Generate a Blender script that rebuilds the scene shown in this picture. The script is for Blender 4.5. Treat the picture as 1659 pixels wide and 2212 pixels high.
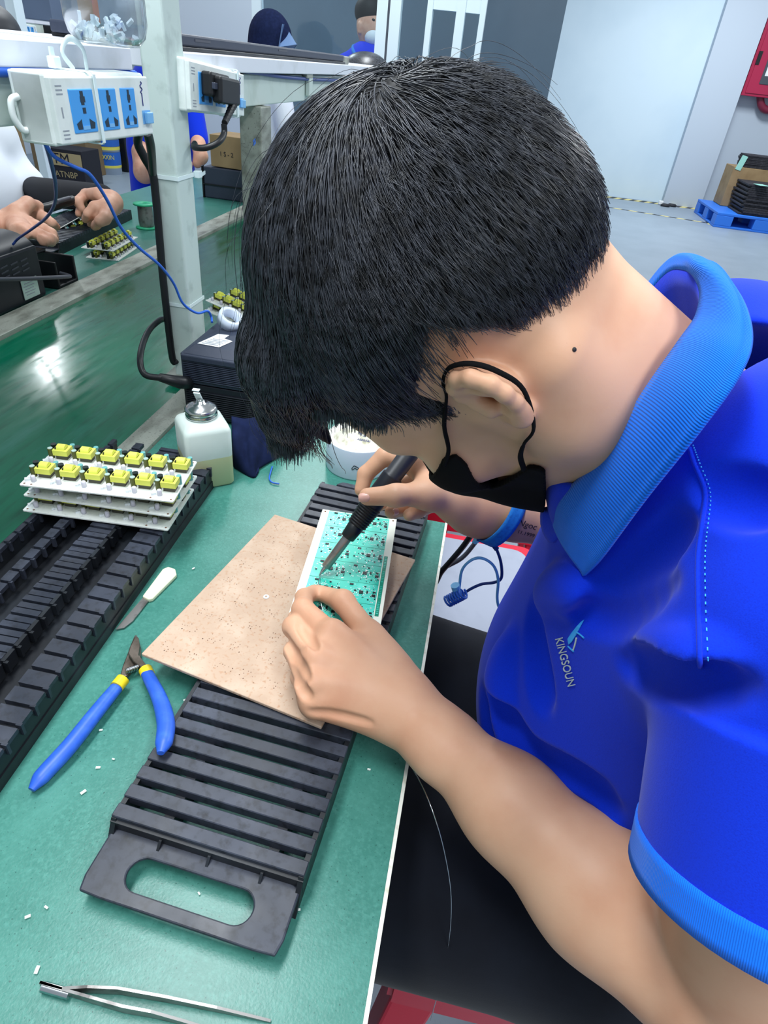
import bpy, bmesh, math, random
import numpy as np
import openvdb
from mathutils import Vector, Matrix, Euler

# ------------------------------------------------------------------ scene
for _o in list(bpy.data.objects):
    bpy.data.objects.remove(_o, do_unlink=True)
SC = bpy.context.scene
COL = SC.collection

# ------------------------------------------------------------------ camera
# phone held above the near end of the bench, looking along the production line
W, H, FPX = 1659, 2212, 1336.73
CX, CY = W / 2, H / 2
CAMPOS = np.array([-0.011, 0.0, 1.25])


def _camrot():
    a = np.array([1120 - CX, 170 - CY])
    b = np.array([620 - CX, 2950 - CY])
    Y = np.array([a[0], -a[1], -FPX]); Y /= np.linalg.norm(Y)
    Z = -np.array([b[0], -b[1], -FPX]); Z /= np.linalg.norm(Z)
    X = np.cross(Y, Z); X /= np.linalg.norm(X)
    Z = np.cross(X, Y)
    return np.array([X, Y, Z])


CAMR = _camrot()
_cd = bpy.data.cameras.new('camera')
_cam = bpy.data.objects.new('camera', _cd)
COL.objects.link(_cam)
_cam.matrix_world = Matrix.Translation(CAMPOS) @ Matrix(CAMR.tolist()).to_4x4()
_cd.sensor_fit = 'HORIZONTAL'
_cd.sensor_width = 36.0
_cd.lens = FPX / W * 36.0
_cd.clip_start = 0.01
_cd.clip_end = 60
SC.camera = _cam


def P(px, py, x=None, y=None, z=None):
    """world point where the sight line of a photo pixel meets a plane x=, y= or z="""
    d = CAMR @ np.array([(px - CX) / FPX, -(py - CY) / FPX, -1.0])
    if z is not None:
        t = (z - CAMPOS[2]) / d[2]
    elif y is not None:
        t = (y - CAMPOS[1]) / d[1]
    else:
        t = (x - CAMPOS[0]) / d[0]
    return CAMPOS + d * t


# ------------------------------------------------------------------ light
SC.view_settings.view_transform = 'Standard'
SC.view_settings.look = 'None'
SC.view_settings.gamma = 1
SC.view_settings.exposure = 0.0
try:
    SC.view_settings.use_curve_mapping = False
except Exception:
    pass

_w = bpy.data.worlds.new('world')
SC.world = _w
_w.use_nodes = True
_bg = _w.node_tree.nodes['Background']
_bg.inputs[0].default_value = (0.80, 0.91, 1.0, 1)
_bg.inputs[1].default_value = 0.52


def tube_light(name, x, y, z, length, width, watt, rot=0.0, col=(0.92, 0.97, 1.0)):
    l = bpy.data.lights.new(name, 'AREA')
    l.shape = 'RECTANGLE'
    l.size, l.size_y = width, length
    l.energy = watt
    l.color = col
    o = bpy.data.objects.new(name, l)
    COL.objects.link(o)
    o.location = (x, y, z)
    o.rotation_euler = (0, 0, rot)
    return o


# rows of ceiling tubes that run along the line and over the open floor
tube_light('ceiling_light', -0.50, 0.45, 2.6, 1.3, 0.30, 40)
tube_light('ceiling_light', 0.75, -0.6, 2.7, 1.3, 0.40, 36)
tube_light('ceiling_light', -0.9, 3.4, 2.9, 1.3, 0.30, 40)
tube_light('ceiling_light', 1.6, 2.6, 2.9, 1.3, 0.40, 52)
tube_light('ceiling_light', -3.92, 4.98, 2.75, 0.6, 0.12, 26, math.radians(40))
tube_light('ceiling_light', 2.2, 8.0, 3.2, 1.3, 0.60, 135)
tube_light('ceiling_light', -2.6, 6.0, 3.2, 1.3, 0.60, 50)


# ------------------------------------------------------------------ helpers: tags and linking
def tag(o, label=None, cat=None, group=None, kind=None):
    if label:
        o['label'] = label
    if cat:
        o['category'] = cat
    if group:
        o['group'] = group
    if kind:
        o['kind'] = kind
    return o


def rootmat(o):
    return Matrix.Translation(o.location) @ o.rotation_euler.to_matrix().to_4x4()


def thing(name, label, cat, loc=(0, 0, 0), rot=(0, 0, 0), group=None):
    o = bpy.data.objects.new(name, None)
    COL.objects.link(o)
    o.empty_display_size = 0.02
    o.location = loc
    o.rotation_euler = rot if hasattr(rot, '__len__') else (0, 0, rot)
    return tag(o, label, cat, group)


def dup(root, loc=None, rot=None, label=None, group=None):
    r = root.copy(); COL.objects.link(r)
    if loc is not None:
        r.location = loc
    if rot is not None:
        r.rotation_euler = rot if hasattr(rot, '__len__') else (0, 0, rot)
    if label:
        r['label'] = label
    if group:
        r['group'] = group
    for ch in list(root.children):
        c = ch.copy(); COL.objects.link(c); c.parent = r
        for g in list(ch.children):
            d = g.copy(); COL.objects.link(d); d.parent = c
    return r


def _rootof(o):
    while o.parent:
        o = o.parent
    return o


class MB:
    """collects shapes, then links them as one mesh object"""
    def __init__(self):
        self.v = []; self.f = []; self.s = []; self.mi = []; self.cur = 0

    def add(self, verts, faces, smooth=False):
        n = len(self.v)
        self.v += [tuple(map(float, p)) for p in verts]
        self.f += [tuple(i + n for i in q) for q in faces]
        self.s += [smooth] * len(faces)
        self.mi += [self.cur] * len(faces)
        return self

    def box(self, c, s, rot=None, taper=1.0):
        hx, hy, hz = s[0] / 2, s[1] / 2, s[2] / 2
        pts = [(-hx, -hy, -hz), (hx, -hy, -hz), (hx, hy, -hz), (-hx, hy, -hz),
               (-hx * taper, -hy * taper, hz), (hx * taper, -hy * taper, hz), (hx * taper, hy * taper, hz), (-hx * taper, hy * taper, hz)]
        if rot is not None:
            M = rot if isinstance(rot, Matrix) else Euler(rot if hasattr(rot, '__len__') else (0, 0, rot)).to_matrix()
            pts = [M @ Vector(p) for p in pts]
        pts = [(p[0] + c[0], p[1] + c[1], p[2] + c[2]) for p in pts]
        return self.add(pts, [(0, 3, 2, 1), (4, 5, 6, 7), (0, 1, 5, 4), (1, 2, 6, 5), (2, 3, 7, 6), (3, 0, 4, 7)])

    def rbox(self, c, s, r, rot=None, n=4, top=0.0):
        """box with rounded vertical edges and a softened top"""
        hx, hy = s[0] / 2, s[1] / 2
        poly = []
        for k, (sx, sy) in enumerate(((1, 1), (-1, 1), (-1, -1), (1, -1))):
            for i in range(n + 1):
                a = math.pi / 2 * (k + i / n)
                poly.append((sx * (hx - r) + r * math.cos(a), sy * (hy - r) + r * math.sin(a)))
        M = None
        if rot is not None:
            M = rot if isinstance(rot, Matrix) else Euler(rot if hasattr(rot, '__len__') else (0, 0, rot)).to_matrix()
        rings = [(1, -s[2] / 2), (1, s[2] / 2 - top)] + ([((1 - top / max(hx, hy)), s[2] / 2)] if top else [])
        N = len(poly); V = []; Fc = []
        for (k, z) in rings:
            for p in poly:
                q = Vector((p[0] * k, p[1] * k, z))
                if M is not None:
                    q = M @ q
                V.append((q[0] + c[0], q[1] + c[1], q[2] + c[2]))
        for j in range(len(rings) - 1):
            for i in range(N):
                Fc.append((j * N + i, j * N + (i + 1) % N, (j + 1) * N + (i + 1) % N, (j + 1) * N + i))
        Fc.append(tuple(reversed(range(N))))
        Fc.append(tuple(range((len(rings) - 1) * N, len(rings) * N)))
        return self.add(V, Fc)

    def cyl(self, a, b, r0, r1=None, n=16, caps=True, smooth=True):
        return self.tube([a, b], [r0, r0 if r1 is None else r1], n, caps, smooth)

    def tube(self, pts, r, n=8, caps=True, smooth=True, closed=False, flat=1.0, up=None):
        pts = [Vector(p) for p in pts]
        m = len(pts)
        rr = [r] * m if not hasattr(r, '__len__') else list(r)
        ring = []
        prev = None
        for i, p in enumerate(pts):
            if closed:
                t = pts[(i + 1) % m] - pts[i - 1]
            else:
                t = pts[min(i + 1, m - 1)] - pts[max(i - 1, 0)]
            if t.length < 1e-9:
                t = Vector((0, 0, 1))
            t.normalize()
            if up is not None:
                u = Vector(up) - t * Vector(up).dot(t)
            elif prev is None:
                u = Vector((0, 0, 1)) if abs(t.z) < 0.9 else Vector((1, 0, 0))
                u = u - t * u.dot(t)
            else:
                u = prev - t * prev.dot(t)
            u.normalize(); prev = u
            w = t.cross(u)
            ring.append([p + (u * math.cos(2 * math.pi * k / n) * flat + w * math.sin(2 * math.pi * k / n)) * rr[i] for k in range(n)])
        V = [q for g in ring for q in g]
        Fc = []
        for i in range(m if closed else m - 1):
            j = (i + 1) % m
            for k in range(n):
                Fc.append((i * n + k, i * n + (k + 1) % n, j * n + (k + 1) % n, j * n + k))
        self.add(V, Fc, smooth)
        if caps and not closed:
            self.add(ring[0], [tuple(reversed(range(n)))])
            self.add(ring[-1], [tuple(range(n))])
        return self

    def lathe(self, prof, c=(0, 0, 0), n=24, rot=None, smooth=True, sx=1, sy=1):
        V = []; Fc = []
        M = None
        if rot is not None:
            M = rot if isinstance(rot, Matrix) else Euler(rot).to_matrix()
        for (r, z) in prof:
            for k in range(n):
                a = 2 * math.pi * k / n
                q = Vector((r * math.cos(a) * sx, r * math.sin(a) * sy, z))
                if M is not None:
                    q = M @ q
                V.append((q[0] + c[0], q[1] + c[1], q[2] + c[2]))
        for i in range(len(prof) - 1):
            for k in range(n):
                Fc.append((i * n + k, i * n + (k + 1) % n, (i + 1) * n + (k + 1) % n, (i + 1) * n + k))
        self.add(V, Fc, smooth)
        return self

    def prism(self, poly, z0, z1, fr=None):
        """polygon in xy extruded; fr maps (x,y,z)->world"""
        n = len(poly)
        V = [(p[0], p[1], z0) for p in poly] + [(p[0], p[1], z1) for p in poly]
        if fr is not None:
            V = [fr(v) for v in V]
        Fc = [tuple(reversed(range(n))), tuple(range(n, 2 * n))] + [(i, (i + 1) % n, n + (i + 1) % n, n + i) for i in range(n)]
        return self.add(V, Fc)

    def grid(self, G, smooth=True, closed_u=False, closed_v=False):
        nu, nv = len(G), len(G[0])
        V = [p for row in G for p in row]
        Fc = []
        for i in range(nu if closed_u else nu - 1):
            for j in range(nv if closed_v else nv - 1):
                a, b = i, (i + 1) % nu
                c, d = j, (j + 1) % nv
                Fc.append((a * nv + c, a * nv + d, b * nv + d, b * nv + c))
        return self.add(V, Fc, smooth)

    def build(self, name, mat, parent=None, world=True, bevel=0.0, seg=2, solid=0.0, label=None, sub=0):
        me = bpy.data.meshes.new(name)
        V = self.v
        o = bpy.data.objects.new(name, me)
        if parent is not None:
            if world:
                Mi = rootmat(_rootof(parent)).inverted()
                V = [Mi @ Vector(p) for p in V]
            o.parent = parent
        me.from_pydata([tuple(p) for p in V], [], self.f)
        me.polygons.foreach_set('use_smooth', self.s)
        mats = mat if isinstance(mat, (list, tuple)) else [mat]
        for m in mats:
            me.materials.append(m)
        if len(mats) > 1:
            me.polygons.foreach_set('material_index', self.mi)
        me.validate(); me.update()
        bm = bmesh.new(); bm.from_mesh(me)
        bmesh.ops.recalc_face_normals(bm, faces=bm.faces)
        bm.to_mesh(me); bm.free()
        COL.objects.link(o)
        if solid:
            md = o.modifiers.new('thick', 'SOLIDIFY'); md.thickness = solid; md.offset = 0
        if sub:
            md = o.modifiers.new('sub', 'SUBSURF'); md.levels = sub; md.render_levels = sub
        if bevel:
            md = o.modifiers.new('bevel', 'BEVEL'); md.width = bevel; md.segments = seg
            md.limit_method = 'ANGLE'; md.angle_limit = 0.6
        if label:
            o['label'] = label
        return o


def spline(pts, n=8):
    """Catmull-Rom through pts"""
    p = [np.array(q, float) for q in pts]
    p = [2 * p[0] - p[1]] + p + [2 * p[-1] - p[-2]]
    out = []
    for i in range(1, len(p) - 2):
        for k in range(n):
            t = k / n
            a, b, c, d = p[i - 1], p[i], p[i + 1], p[i + 2]
            out.append(0.5 * (2 * b + (c - a) * t + (2 * a - 5 * b + 4 * c - d) * t * t + (3 * b - a - 3 * c + d) * t ** 3))
    out.append(p[-2])
    return out


# ------------------------------------------------------------------ materials
def mat(name, col, rough=0.5, metal=0.0, spec=0.5, noise=None, bump=None, trans=0.0, ior=1.45, alpha=1.0, emit=None,
        sss=0.0, sss_col=(1, .35, .2), sheen=0.0, coat=0.0, rnoise=None):
    """noise=(scale, colour2, contrast lo, hi, stretch xyz) ; bump=(scale, strength, distance, stretch)"""
    m = bpy.data.materials.new(name)
    m.use_nodes = True
    nt = m.node_tree
    b = nt.nodes['Principled BSDF']
    b.inputs['Base Color'].default_value = (*col, 1)
    b.inputs['Roughness'].default_value = rough
    b.inputs['Metallic'].default_value = metal
    b.inputs['IOR'].default_value = ior
    b.inputs['Specular IOR Level'].default_value = spec
    b.inputs['Transmission Weight'].default_value = trans
    b.inputs['Alpha'].default_value = alpha
    b.inputs['Coat Weight'].default_value = coat
    if sheen:
        b.inputs['Sheen Weight'].default_value = sheen
    if sss:
        b.inputs['Subsurface Weight'].default_value = sss
        b.inputs['Subsurface Radius'].default_value = sss_col
        b.inputs['Subsurface Scale'].default_value = 0.004
    if emit:
        b.inputs['Emission Color'].default_value = (*emit[0], 1)
        b.inputs['Emission Strength'].default_value = emit[1]
    N, Lk = nt.nodes, nt.links

    def tex(scale, stretch=None, detail=6, kind='ShaderNodeTexNoise'):
        tc = N.new('ShaderNodeTexCoord')
        mp = N.new('ShaderNodeMapping')
        if stretch:
            mp.inputs['Scale'].default_value = stretch
        Lk.new(tc.outputs['Object'], mp.inputs['Vector'])
        t = N.new(kind)
        t.inputs['Scale'].default_value = scale
        if kind == 'ShaderNodeTexNoise':
            t.inputs['Detail'].default_value = detail
        Lk.new(mp.outputs[0], t.inputs['Vector'])
        return t
    if noise:
        lst = noise if isinstance(noise, list) else [noise]
        src = None
        for (sc, c2, lo, hi, st) in lst:
            t = tex(sc, st)
            cr = N.new('ShaderNodeMapRange')
            cr.inputs['From Min'].default_value = lo
            cr.inputs['From Max'].default_value = hi
            Lk.new(t.outputs[0], cr.inputs['Value'])
            mx = N.new('ShaderNodeMix'); mx.data_type = 'RGBA'
            Lk.new(cr.outputs[0], mx.inputs['Factor'])
            if src is None:
                mx.inputs['A'].default_value = (*col, 1)
            else:
                Lk.new(src, mx.inputs['A'])
            mx.inputs['B'].default_value = (*c2, 1)
            src = mx.outputs['Result']
        Lk.new(src, b.inputs['Base Color'])
    if rnoise:
        sc, lo, hi, st = rnoise
        t = tex(sc, st)
        cr = N.new('ShaderNodeMapRange')
        cr.inputs['From Min'].default_value = 0.3; cr.inputs['From Max'].default_value = 0.7
        cr.inputs['To Min'].default_value = lo; cr.inputs['To Max'].default_value = hi
        Lk.new(t.outputs[0], cr.inputs['Value'])
        Lk.new(cr.outputs[0], b.inputs['Roughness'])
    if bump:
        sc, st, di, stretch = bump
        t = tex(sc, stretch)
        bp = N.new('ShaderNodeBump')
        bp.inputs['Strength'].default_value = st
        bp.inputs['Distance'].default_value = di
        Lk.new(t.outputs[0], bp.inputs['Height'])
        Lk.new(bp.outputs[0], b.inputs['Normal'])
    return m


def sr(r, g, b):
    """sRGB 0-255 -> linear"""
    f = lambda c: (c / 255 / 12.92) if c <= 10 else ((c / 255 + .055) / 1.055) ** 2.4
    return (f(r), f(g), f(b))




def clear_plastic():
    m = bpy.data.materials.new('clear_plastic'); m.use_nodes = True
    nt = m.node_tree; nt.nodes.clear()
    N, K = nt.nodes.new, nt.links.new
    ou, mx, tr_, gl_, lw, rp = N('ShaderNodeOutputMaterial'), N('ShaderNodeMixShader'), N('ShaderNodeBsdfTransparent'), N('ShaderNodeBsdfGlossy'), N('ShaderNodeLayerWeight'), N('ShaderNodeMapRange')
    tr_.inputs[0].default_value = (.93, .965, .985, 1); gl_.inputs['Roughness'].default_value = .12
    lw.inputs[0].default_value = .35
    rp.inputs['To Min'].default_value = .07; rp.inputs['To Max'].default_value = .75
    K(lw.outputs['Facing'], rp.inputs['Value']); K(rp.outputs[0], mx.inputs[0]); K(tr_.outputs[0], mx.inputs[1]); K(gl_.outputs[0], mx.inputs[2]); K(mx.outputs[0], ou.inputs[0])
    return m


M = {}
M['green_mat'] = mat('green_mat', sr(56, 120, 108), 0.32, noise=[(18, sr(70, 133, 121), .40, .70, None), (330, sr(74, 138, 126), .45, .75, None), (520, sr(24, 78, 70), .64, .72, None), (900, sr(130, 180, 166), .72, .8, None)], bump=(500, .12, .001, None))
M['green_belt'] = mat('green_belt', sr(6, 104, 76), 0.17, spec=.4, noise=[(7, sr(50, 118, 104), .48, .84, (5, .8, 1)), (22, sr(4, 84, 62), .5, .8, (5, .8, 1))], rnoise=(12, .1, .28, (5, .8, 1)))
M['alu'] = mat('alu', sr(168, 172, 162), 0.5, .3, noise=[(40, sr(120, 122, 112), .45, .7, (1, .4, 1)), (300, sr(90, 90, 84), .6, .75, None)])
M['paint_post'] = mat('paint_post', sr(196, 212, 208), 0.45, noise=[(35, sr(160, 176, 172), .55, .8, None)])
M['paint_beam'] = mat('paint_beam', sr(200, 214, 208), 0.42, noise=[(16, sr(176, 190, 180), .5, .8, None)])
M['white_plastic'] = mat('white_plastic', sr(228, 236, 234), 0.35, noise=[(30, sr(206, 216, 212), .5, .8, None)])
M['tie'] = mat('tie', sr(222, 238, 240), 0.35)
M['socket_blue'] = mat('socket_blue', sr(70, 158, 232), 0.35)
M['switch_blue'] = mat('switch_blue', sr(120, 182, 232), 0.35)
M['slot_dark'] = mat('slot_dark', sr(30, 52, 70), 0.6)
M['ink_blue'] = mat('ink_blue', sr(50, 60, 130), 0.6)
M['ink_black'] = mat('ink_black', sr(26, 26, 32), 0.7)
M['shelf_white'] = mat('shelf_white', sr(226, 230, 240), 0.35, noise=[(14, sr(196, 200, 204), .55, .8, None)])
M['black_plastic'] = mat('black_plastic', sr(42, 46, 57), 0.36, noise=[(18, sr(64, 69, 83), .45, .75, (1, 1, 1)), (160, sr(24, 26, 32), .5, .8, None)], rnoise=(20, .3, .55, None))
M['black_rack'] = mat('black_rack', sr(22, 25, 31), 0.45, noise=[(25, sr(44, 50, 58), .5, .8, None)])
M['station'] = mat('station', sr(50, 57, 74), 0.45, noise=[(120, sr(56, 62, 78), .5, .75, None)])
M['station_dark'] = mat('station_dark', sr(24, 27, 36), 0.45)
M['cable_black'] = mat('cable_black', sr(22, 24, 28), 0.42)
M['cable_grey'] = mat('cable_grey', sr(70, 72, 82), 0.42)
M['cable_blue'] = mat('cable_blue', sr(40, 100, 205), 0.38)
M['cable_navy'] = mat('cable_navy', sr(28, 58, 130), 0.4)
M['cord_sky'] = mat('cord_sky', sr(126, 200, 250), 0.35)
M['hardboard'] = mat('hardboard', sr(188, 161, 139), 0.7, noise=[(30, sr(202, 178, 157), .45, .7, None), (260, sr(180, 138, 106), .55, .75, None)], bump=(260, .1, .0006, None))
M['board_edge'] = mat('board_edge', sr(186, 138, 96), 0.8)
M['hole'] = mat('hole', sr(120, 84, 64), 0.9)
M['pcb_white'] = mat('pcb_white', sr(232, 236, 232), 0.4, noise=[(200, sr(206, 210, 206), .55, .75, None)])
M['pcb_green'] = mat('pcb_green', sr(48, 186, 164), 0.28, noise=[(16, sr(100, 222, 204), .48, .66, None)])
M['pcb_line'] = mat('pcb_line', sr(20, 138, 112), 0.35)
M['pcb_cream'] = mat('pcb_cream', sr(238, 240, 226), 0.45)
M['solder'] = mat('solder', sr(236, 240, 240), 0.3, .3)
M['chip'] = mat('chip', sr(20, 26, 30), 0.4)
M['yellow_core'] = mat('yellow_core', sr(226, 230, 98), 0.42)
M['bobbin'] = mat('bobbin', sr(34, 28, 22), 0.5)
M['core_dark'] = mat('core_dark', sr(74, 72, 60), 0.5)
M['cap_olive'] = mat('cap_olive', sr(92, 96, 44), 0.35, .2)
M['cap_top'] = mat('cap_top', sr(190, 214, 206), 0.35, .4)
M['cap_black'] = mat('cap_black', sr(24, 34, 34), 0.35)
M['cap_teal'] = mat('cap_teal', sr(104, 168, 168), 0.4)
M['cap_grey'] = mat('cap_grey', sr(208, 206, 218), 0.4)
M['clear_film'] = mat('clear_film', sr(226, 232, 234), 0.2, noise=[(300, sr(170, 176, 180), .5, .7, None)])
M['grip_blue'] = mat('grip_blue', sr(44, 92, 200), 0.42, noise=[(90, sr(58, 108, 214), .45, .75, None)])
M['grip_yellow'] = mat('grip_yellow', sr(238, 212, 40), 0.4)
M['steel_dark'] = mat('steel_dark', sr(110, 100, 92), 0.42, .75, noise=[(60, sr(74, 66, 58), .45, .7, None)])
M['steel'] = mat('steel', sr(190, 194, 198), 0.22, 1.0)
M['steel_soft'] = mat('steel_soft', sr(150, 148, 146), 0.38, .8, noise=[(70, sr(104, 100, 98), .5, .7, None)])
M['chrome'] = mat('chrome', sr(190, 192, 192), 0.2, 1.0)
M['cream_handle'] = mat('cream_handle', sr(238, 238, 206), 0.45)
M['bottle_milk'] = mat('bottle_milk', sr(214, 226, 222), 0.4, trans=0.0, sss=0.0, noise=[(20, sr(200, 214, 206), .4, .7, None)])
M['liquid'] = mat('liquid', sr(206, 208, 164), 0.4)
M['navy_cloth'] = mat('navy_cloth', sr(18, 27, 56), 0.95, spec=.15, noise=[(70, sr(24, 34, 68), .4, .7, None)])
M['tape_white'] = mat('tape_white', sr(206, 218, 234), 0.4)
M['tape_face'] = mat('tape_face', sr(236, 236, 226), 0.5, noise=[(120, sr(196, 190, 164), .5, .75, None)])
M['paper'] = mat('paper', sr(232, 236, 238), 0.6)
M['paper_line'] = mat('paper_line', sr(150, 158, 168), 0.6)
M['skin'] = mat('skin', sr(212, 163, 132), 0.47, spec=.35, sss=.07, noise=[(24, sr(203, 148, 117), .42, .72, None), (9, sr(218, 172, 142), .45, .7, None), (650, sr(200, 146, 118), .70, .85, None)], bump=(420, .1, .0006, None))
M['skin_far'] = mat('skin_far', sr(214, 166, 142), 0.5, spec=.35, noise=[(30, sr(198, 142, 118), .42, .72, None)])
M['nail'] = mat('nail', sr(224, 172, 156), 0.28)
M['hair'] = mat('hair', sr(62, 65, 74), 0.34, spec=.9, noise=[(160, sr(26, 27, 31), .42, .62, None)])
M['hair_base'] = mat('hair_base', sr(16, 16, 19), 0.6, spec=.3)
M['brow'] = mat('brow', sr(30, 26, 26), 0.6)
M['mask_black'] = mat('mask_black', sr(9, 9, 11), 0.9, spec=.2, bump=(900, .2, .0005, None))
M['shirt'] = mat('shirt', sr(1, 50, 210), 0.85, spec=.2, noise=[(1400, sr(1, 43, 196), .45, .7, None)], bump=(1600, .25, .0005, None), sheen=.1)
M['collar'] = mat('collar', sr(3, 110, 236), 0.85, spec=.25, sheen=.1)
M['button'] = mat('button', sr(20, 60, 190), 0.4)
M['thread_light'] = mat('thread_light', sr(60, 170, 245), 0.6)
M['thread_white'] = mat('thread_white', sr(196, 206, 206), 0.6)
M['thread_dark'] = mat('thread_dark', sr(8, 14, 60), 0.8)
M['tattoo'] = mat('tattoo', sr(48, 42, 48), 0.7)
M['trousers'] = mat('trousers', sr(16, 19, 28), 0.9, spec=.2, noise=[(12, sr(22, 27, 38), .4, .7, None)], bump=(1200, .2, .0005, None), sheen=.12)
M['band_blue'] = mat('band_blue', sr(24, 122, 206), 0.8, noise=[(300, sr(16, 96, 180), .5, .7, None)])
M['red_plastic'] = mat('red_plastic', sr(206, 20, 52), 0.38)
M['red_paint'] = mat('red_paint', sr(172, 38, 76), 0.4)
M['wine_pipe'] = mat('wine_pipe', sr(118, 36, 60), 0.4)
M['pallet_blue'] = mat('pallet_blue', sr(46, 118, 222), 0.45)
M['cardboard'] = mat('cardboard', sr(150, 126, 92), 0.8, noise=[(10, sr(136, 112, 80), .4, .7, None)])
M['cardboard_dark'] = mat('cardboard_dark', sr(118, 100, 74), 0.85)
M['print_black'] = mat('print_black', sr(28, 28, 38), 0.7)
M['print_tan'] = mat('print_tan', sr(170, 154, 116), 0.8)
M['sheet_black'] = mat('sheet_black', sr(36, 36, 44), 0.7, noise=[(60, sr(56, 56, 64), .45, .7, None)])
M['floor'] = mat('floor', sr(140, 154, 168), 0.42, noise=[(3, sr(132, 146, 160), .4, .7, None), (60, sr(126, 138, 150), .6, .8, None)])
M['wall'] = mat('wall', sr(206, 224, 236), 0.7, noise=[(1.3, sr(196, 216, 230), .4, .7, None)])
M['wall_grey'] = mat('wall_grey', sr(186, 198, 212), 0.7)
M['partition'] = mat('partition', sr(196, 208, 220), 0.5)
M['frame_white'] = mat('frame_white', sr(220, 236, 242), 0.4)
M['glass_grey'] = mat('glass_grey', sr(104, 124, 140), 0.25, noise=[(2, sr(98, 116, 132), .4, .7, None)])
M['gap_dark'] = mat('gap_dark', sr(70, 76, 86), 0.7)
M['tape_yellow'] = mat('tape_yellow', sr(222, 208, 136), 0.6)
M['tape_black'] = mat('tape_black', sr(40, 42, 48), 0.6)
M['water'] = clear_plastic()
M['bead'] = mat('bead', sr(236, 244, 250), 0.3)
M['white_cloth'] = mat('white_cloth', sr(226, 232, 242), 0.85, sheen=.1)
M['black_cloth'] = mat('black_cloth', sr(24, 26, 34), 0.9)
M['spool_green'] = mat('spool_green', sr(44, 170, 124), 0.4)
M['brown_panel'] = mat('brown_panel', sr(158, 118, 76), 0.6)
M['orange_panel'] = mat('orange_panel', sr(190, 112, 76), 0.6)
M['slate_panel'] = mat('slate_panel', sr(98, 114, 138), 0.6)
M['visor'] = mat('visor', sr(104, 132, 172), 0.4)
M['mask_white'] = mat('mask_white', sr(222, 226, 230), 0.8)
M['label_blue'] = mat('label_blue', sr(38, 98, 186), 0.5)
M['label_yellow'] = mat('label_yellow', sr(216, 208, 90), 0.5)
M['crumb'] = mat('crumb', sr(226, 236, 230), 0.5)
M['pad_grey'] = mat('pad_grey', sr(158, 164, 182), 0.6, noise=[(20, sr(146, 152, 170), .5, .8, None)])
M['mint_label'] = mat('mint_label', sr(150, 206, 194), 0.6)


def rib_collar():
    """fine knit ribs across the collar and cuffs, along the band direction (uv.x)"""
    m = M['collar']; nt = m.node_tree
    b = nt.nodes['Principled BSDF']
    uv = nt.nodes.new('ShaderNodeUVMap'); uv.uv_map = 'UVMap'
    wv = nt.nodes.new('ShaderNodeTexWave'); wv.wave_type = 'BANDS'; wv.bands_direction = 'X'
    wv.inputs['Scale'].default_value = 1.0
    wv.inputs['Distortion'].default_value = 0.4
    nt.links.new(uv.outputs[0], wv.inputs['Vector'])
    bp = nt.nodes.new('ShaderNodeBump'); bp.inputs['Strength'].default_value = .5; bp.inputs['Distance'].default_value = .0006
    nt.links.new(wv.outputs['Fac'], bp.inputs['Height'])
    nt.links.new(bp.outputs[0], b.inputs['Normal'])


rib_collar()
# ------------------------------------------------------------------ implicit modelling (numpy + vdb meshing)
def _n(v):
    v = np.array(v, float)
    return v / np.linalg.norm(v)


class RC:
    """round cone from a to b with radii ra, rb"""
    def __init__(s, a, b, ra, rb, k=0.01):
        s.a, s.b, s.ra, s.rb, s.k = np.array(a, float), np.array(b, float), ra, rb, k

    def d(s, p):
        ba = s.b - s.a
        l2 = ba @ ba + 1e-12
        rr = s.ra - s.rb
        a2 = max(l2 - rr * rr, 1e-10)
        il2 = 1.0 / l2
        pa = p - s.a
        y = pa @ ba
        z = y - l2
        x = pa * l2 - y[:, None] * ba
        x2 = np.einsum('ij,ij->i', x, x)
        y2 = y * y * l2
        z2 = z * z * l2
        k = np.sign(rr) * rr * rr * x2
        c1 = np.sign(z) * a2 * z2 > k
        c2 = np.sign(y) * a2 * y2 < k
        d = (np.sqrt(x2 * a2 * il2) + y * rr) * il2 - s.ra
        d = np.where(c2, np.sqrt(x2 + y2) * il2 - s.ra, d)
        d = np.where(c1, np.sqrt(x2 + z2) * il2 - s.rb, d)
        return d


class EL:
    """ellipsoid, R rows = local axes"""
    def __init__(s, c, r, R=None, k=0.01):
        s.c, s.r, s.k = np.array(c, float), np.array(r, float), k
        s.R = np.eye(3) if R is None else np.array(R, float)

    def d(s, p):
        q = (p - s.c) @ s.R.T
        k0 = np.linalg.norm(q / s.r, axis=1)
        k1 = np.linalg.norm(q / (s.r ** 2), axis=1)
        return np.where(k1 < 1e-9, -s.r.min(), k0 * (k0 - 1.0) / np.maximum(k1, 1e-9))


class BX:
    """rounded box"""
    def __init__(s, c, h, r, R=None, k=0.01):
        s.c, s.h, s.r, s.k = np.array(c, float), np.array(h, float), r, k
        s.R = np.eye(3) if R is None else np.array(R, float)

    def d(s, p):
        q = np.abs((p - s.c) @ s.R.T) - (s.h - s.r)
        return np.linalg.norm(np.maximum(q, 0), axis=1) + np.minimum(q.max(axis=1), 0) - s.r


def smin(a, b, k):
    h = np.maximum(k - np.abs(a - b), 0) / k
    return np.minimum(a, b) - h * h * k * 0.25


def chain(pts, rad, k=0.006):
    return [RC(pts[i], pts[i + 1], rad[i], rad[i + 1], k) for i in range(len(pts) - 1)]


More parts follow.
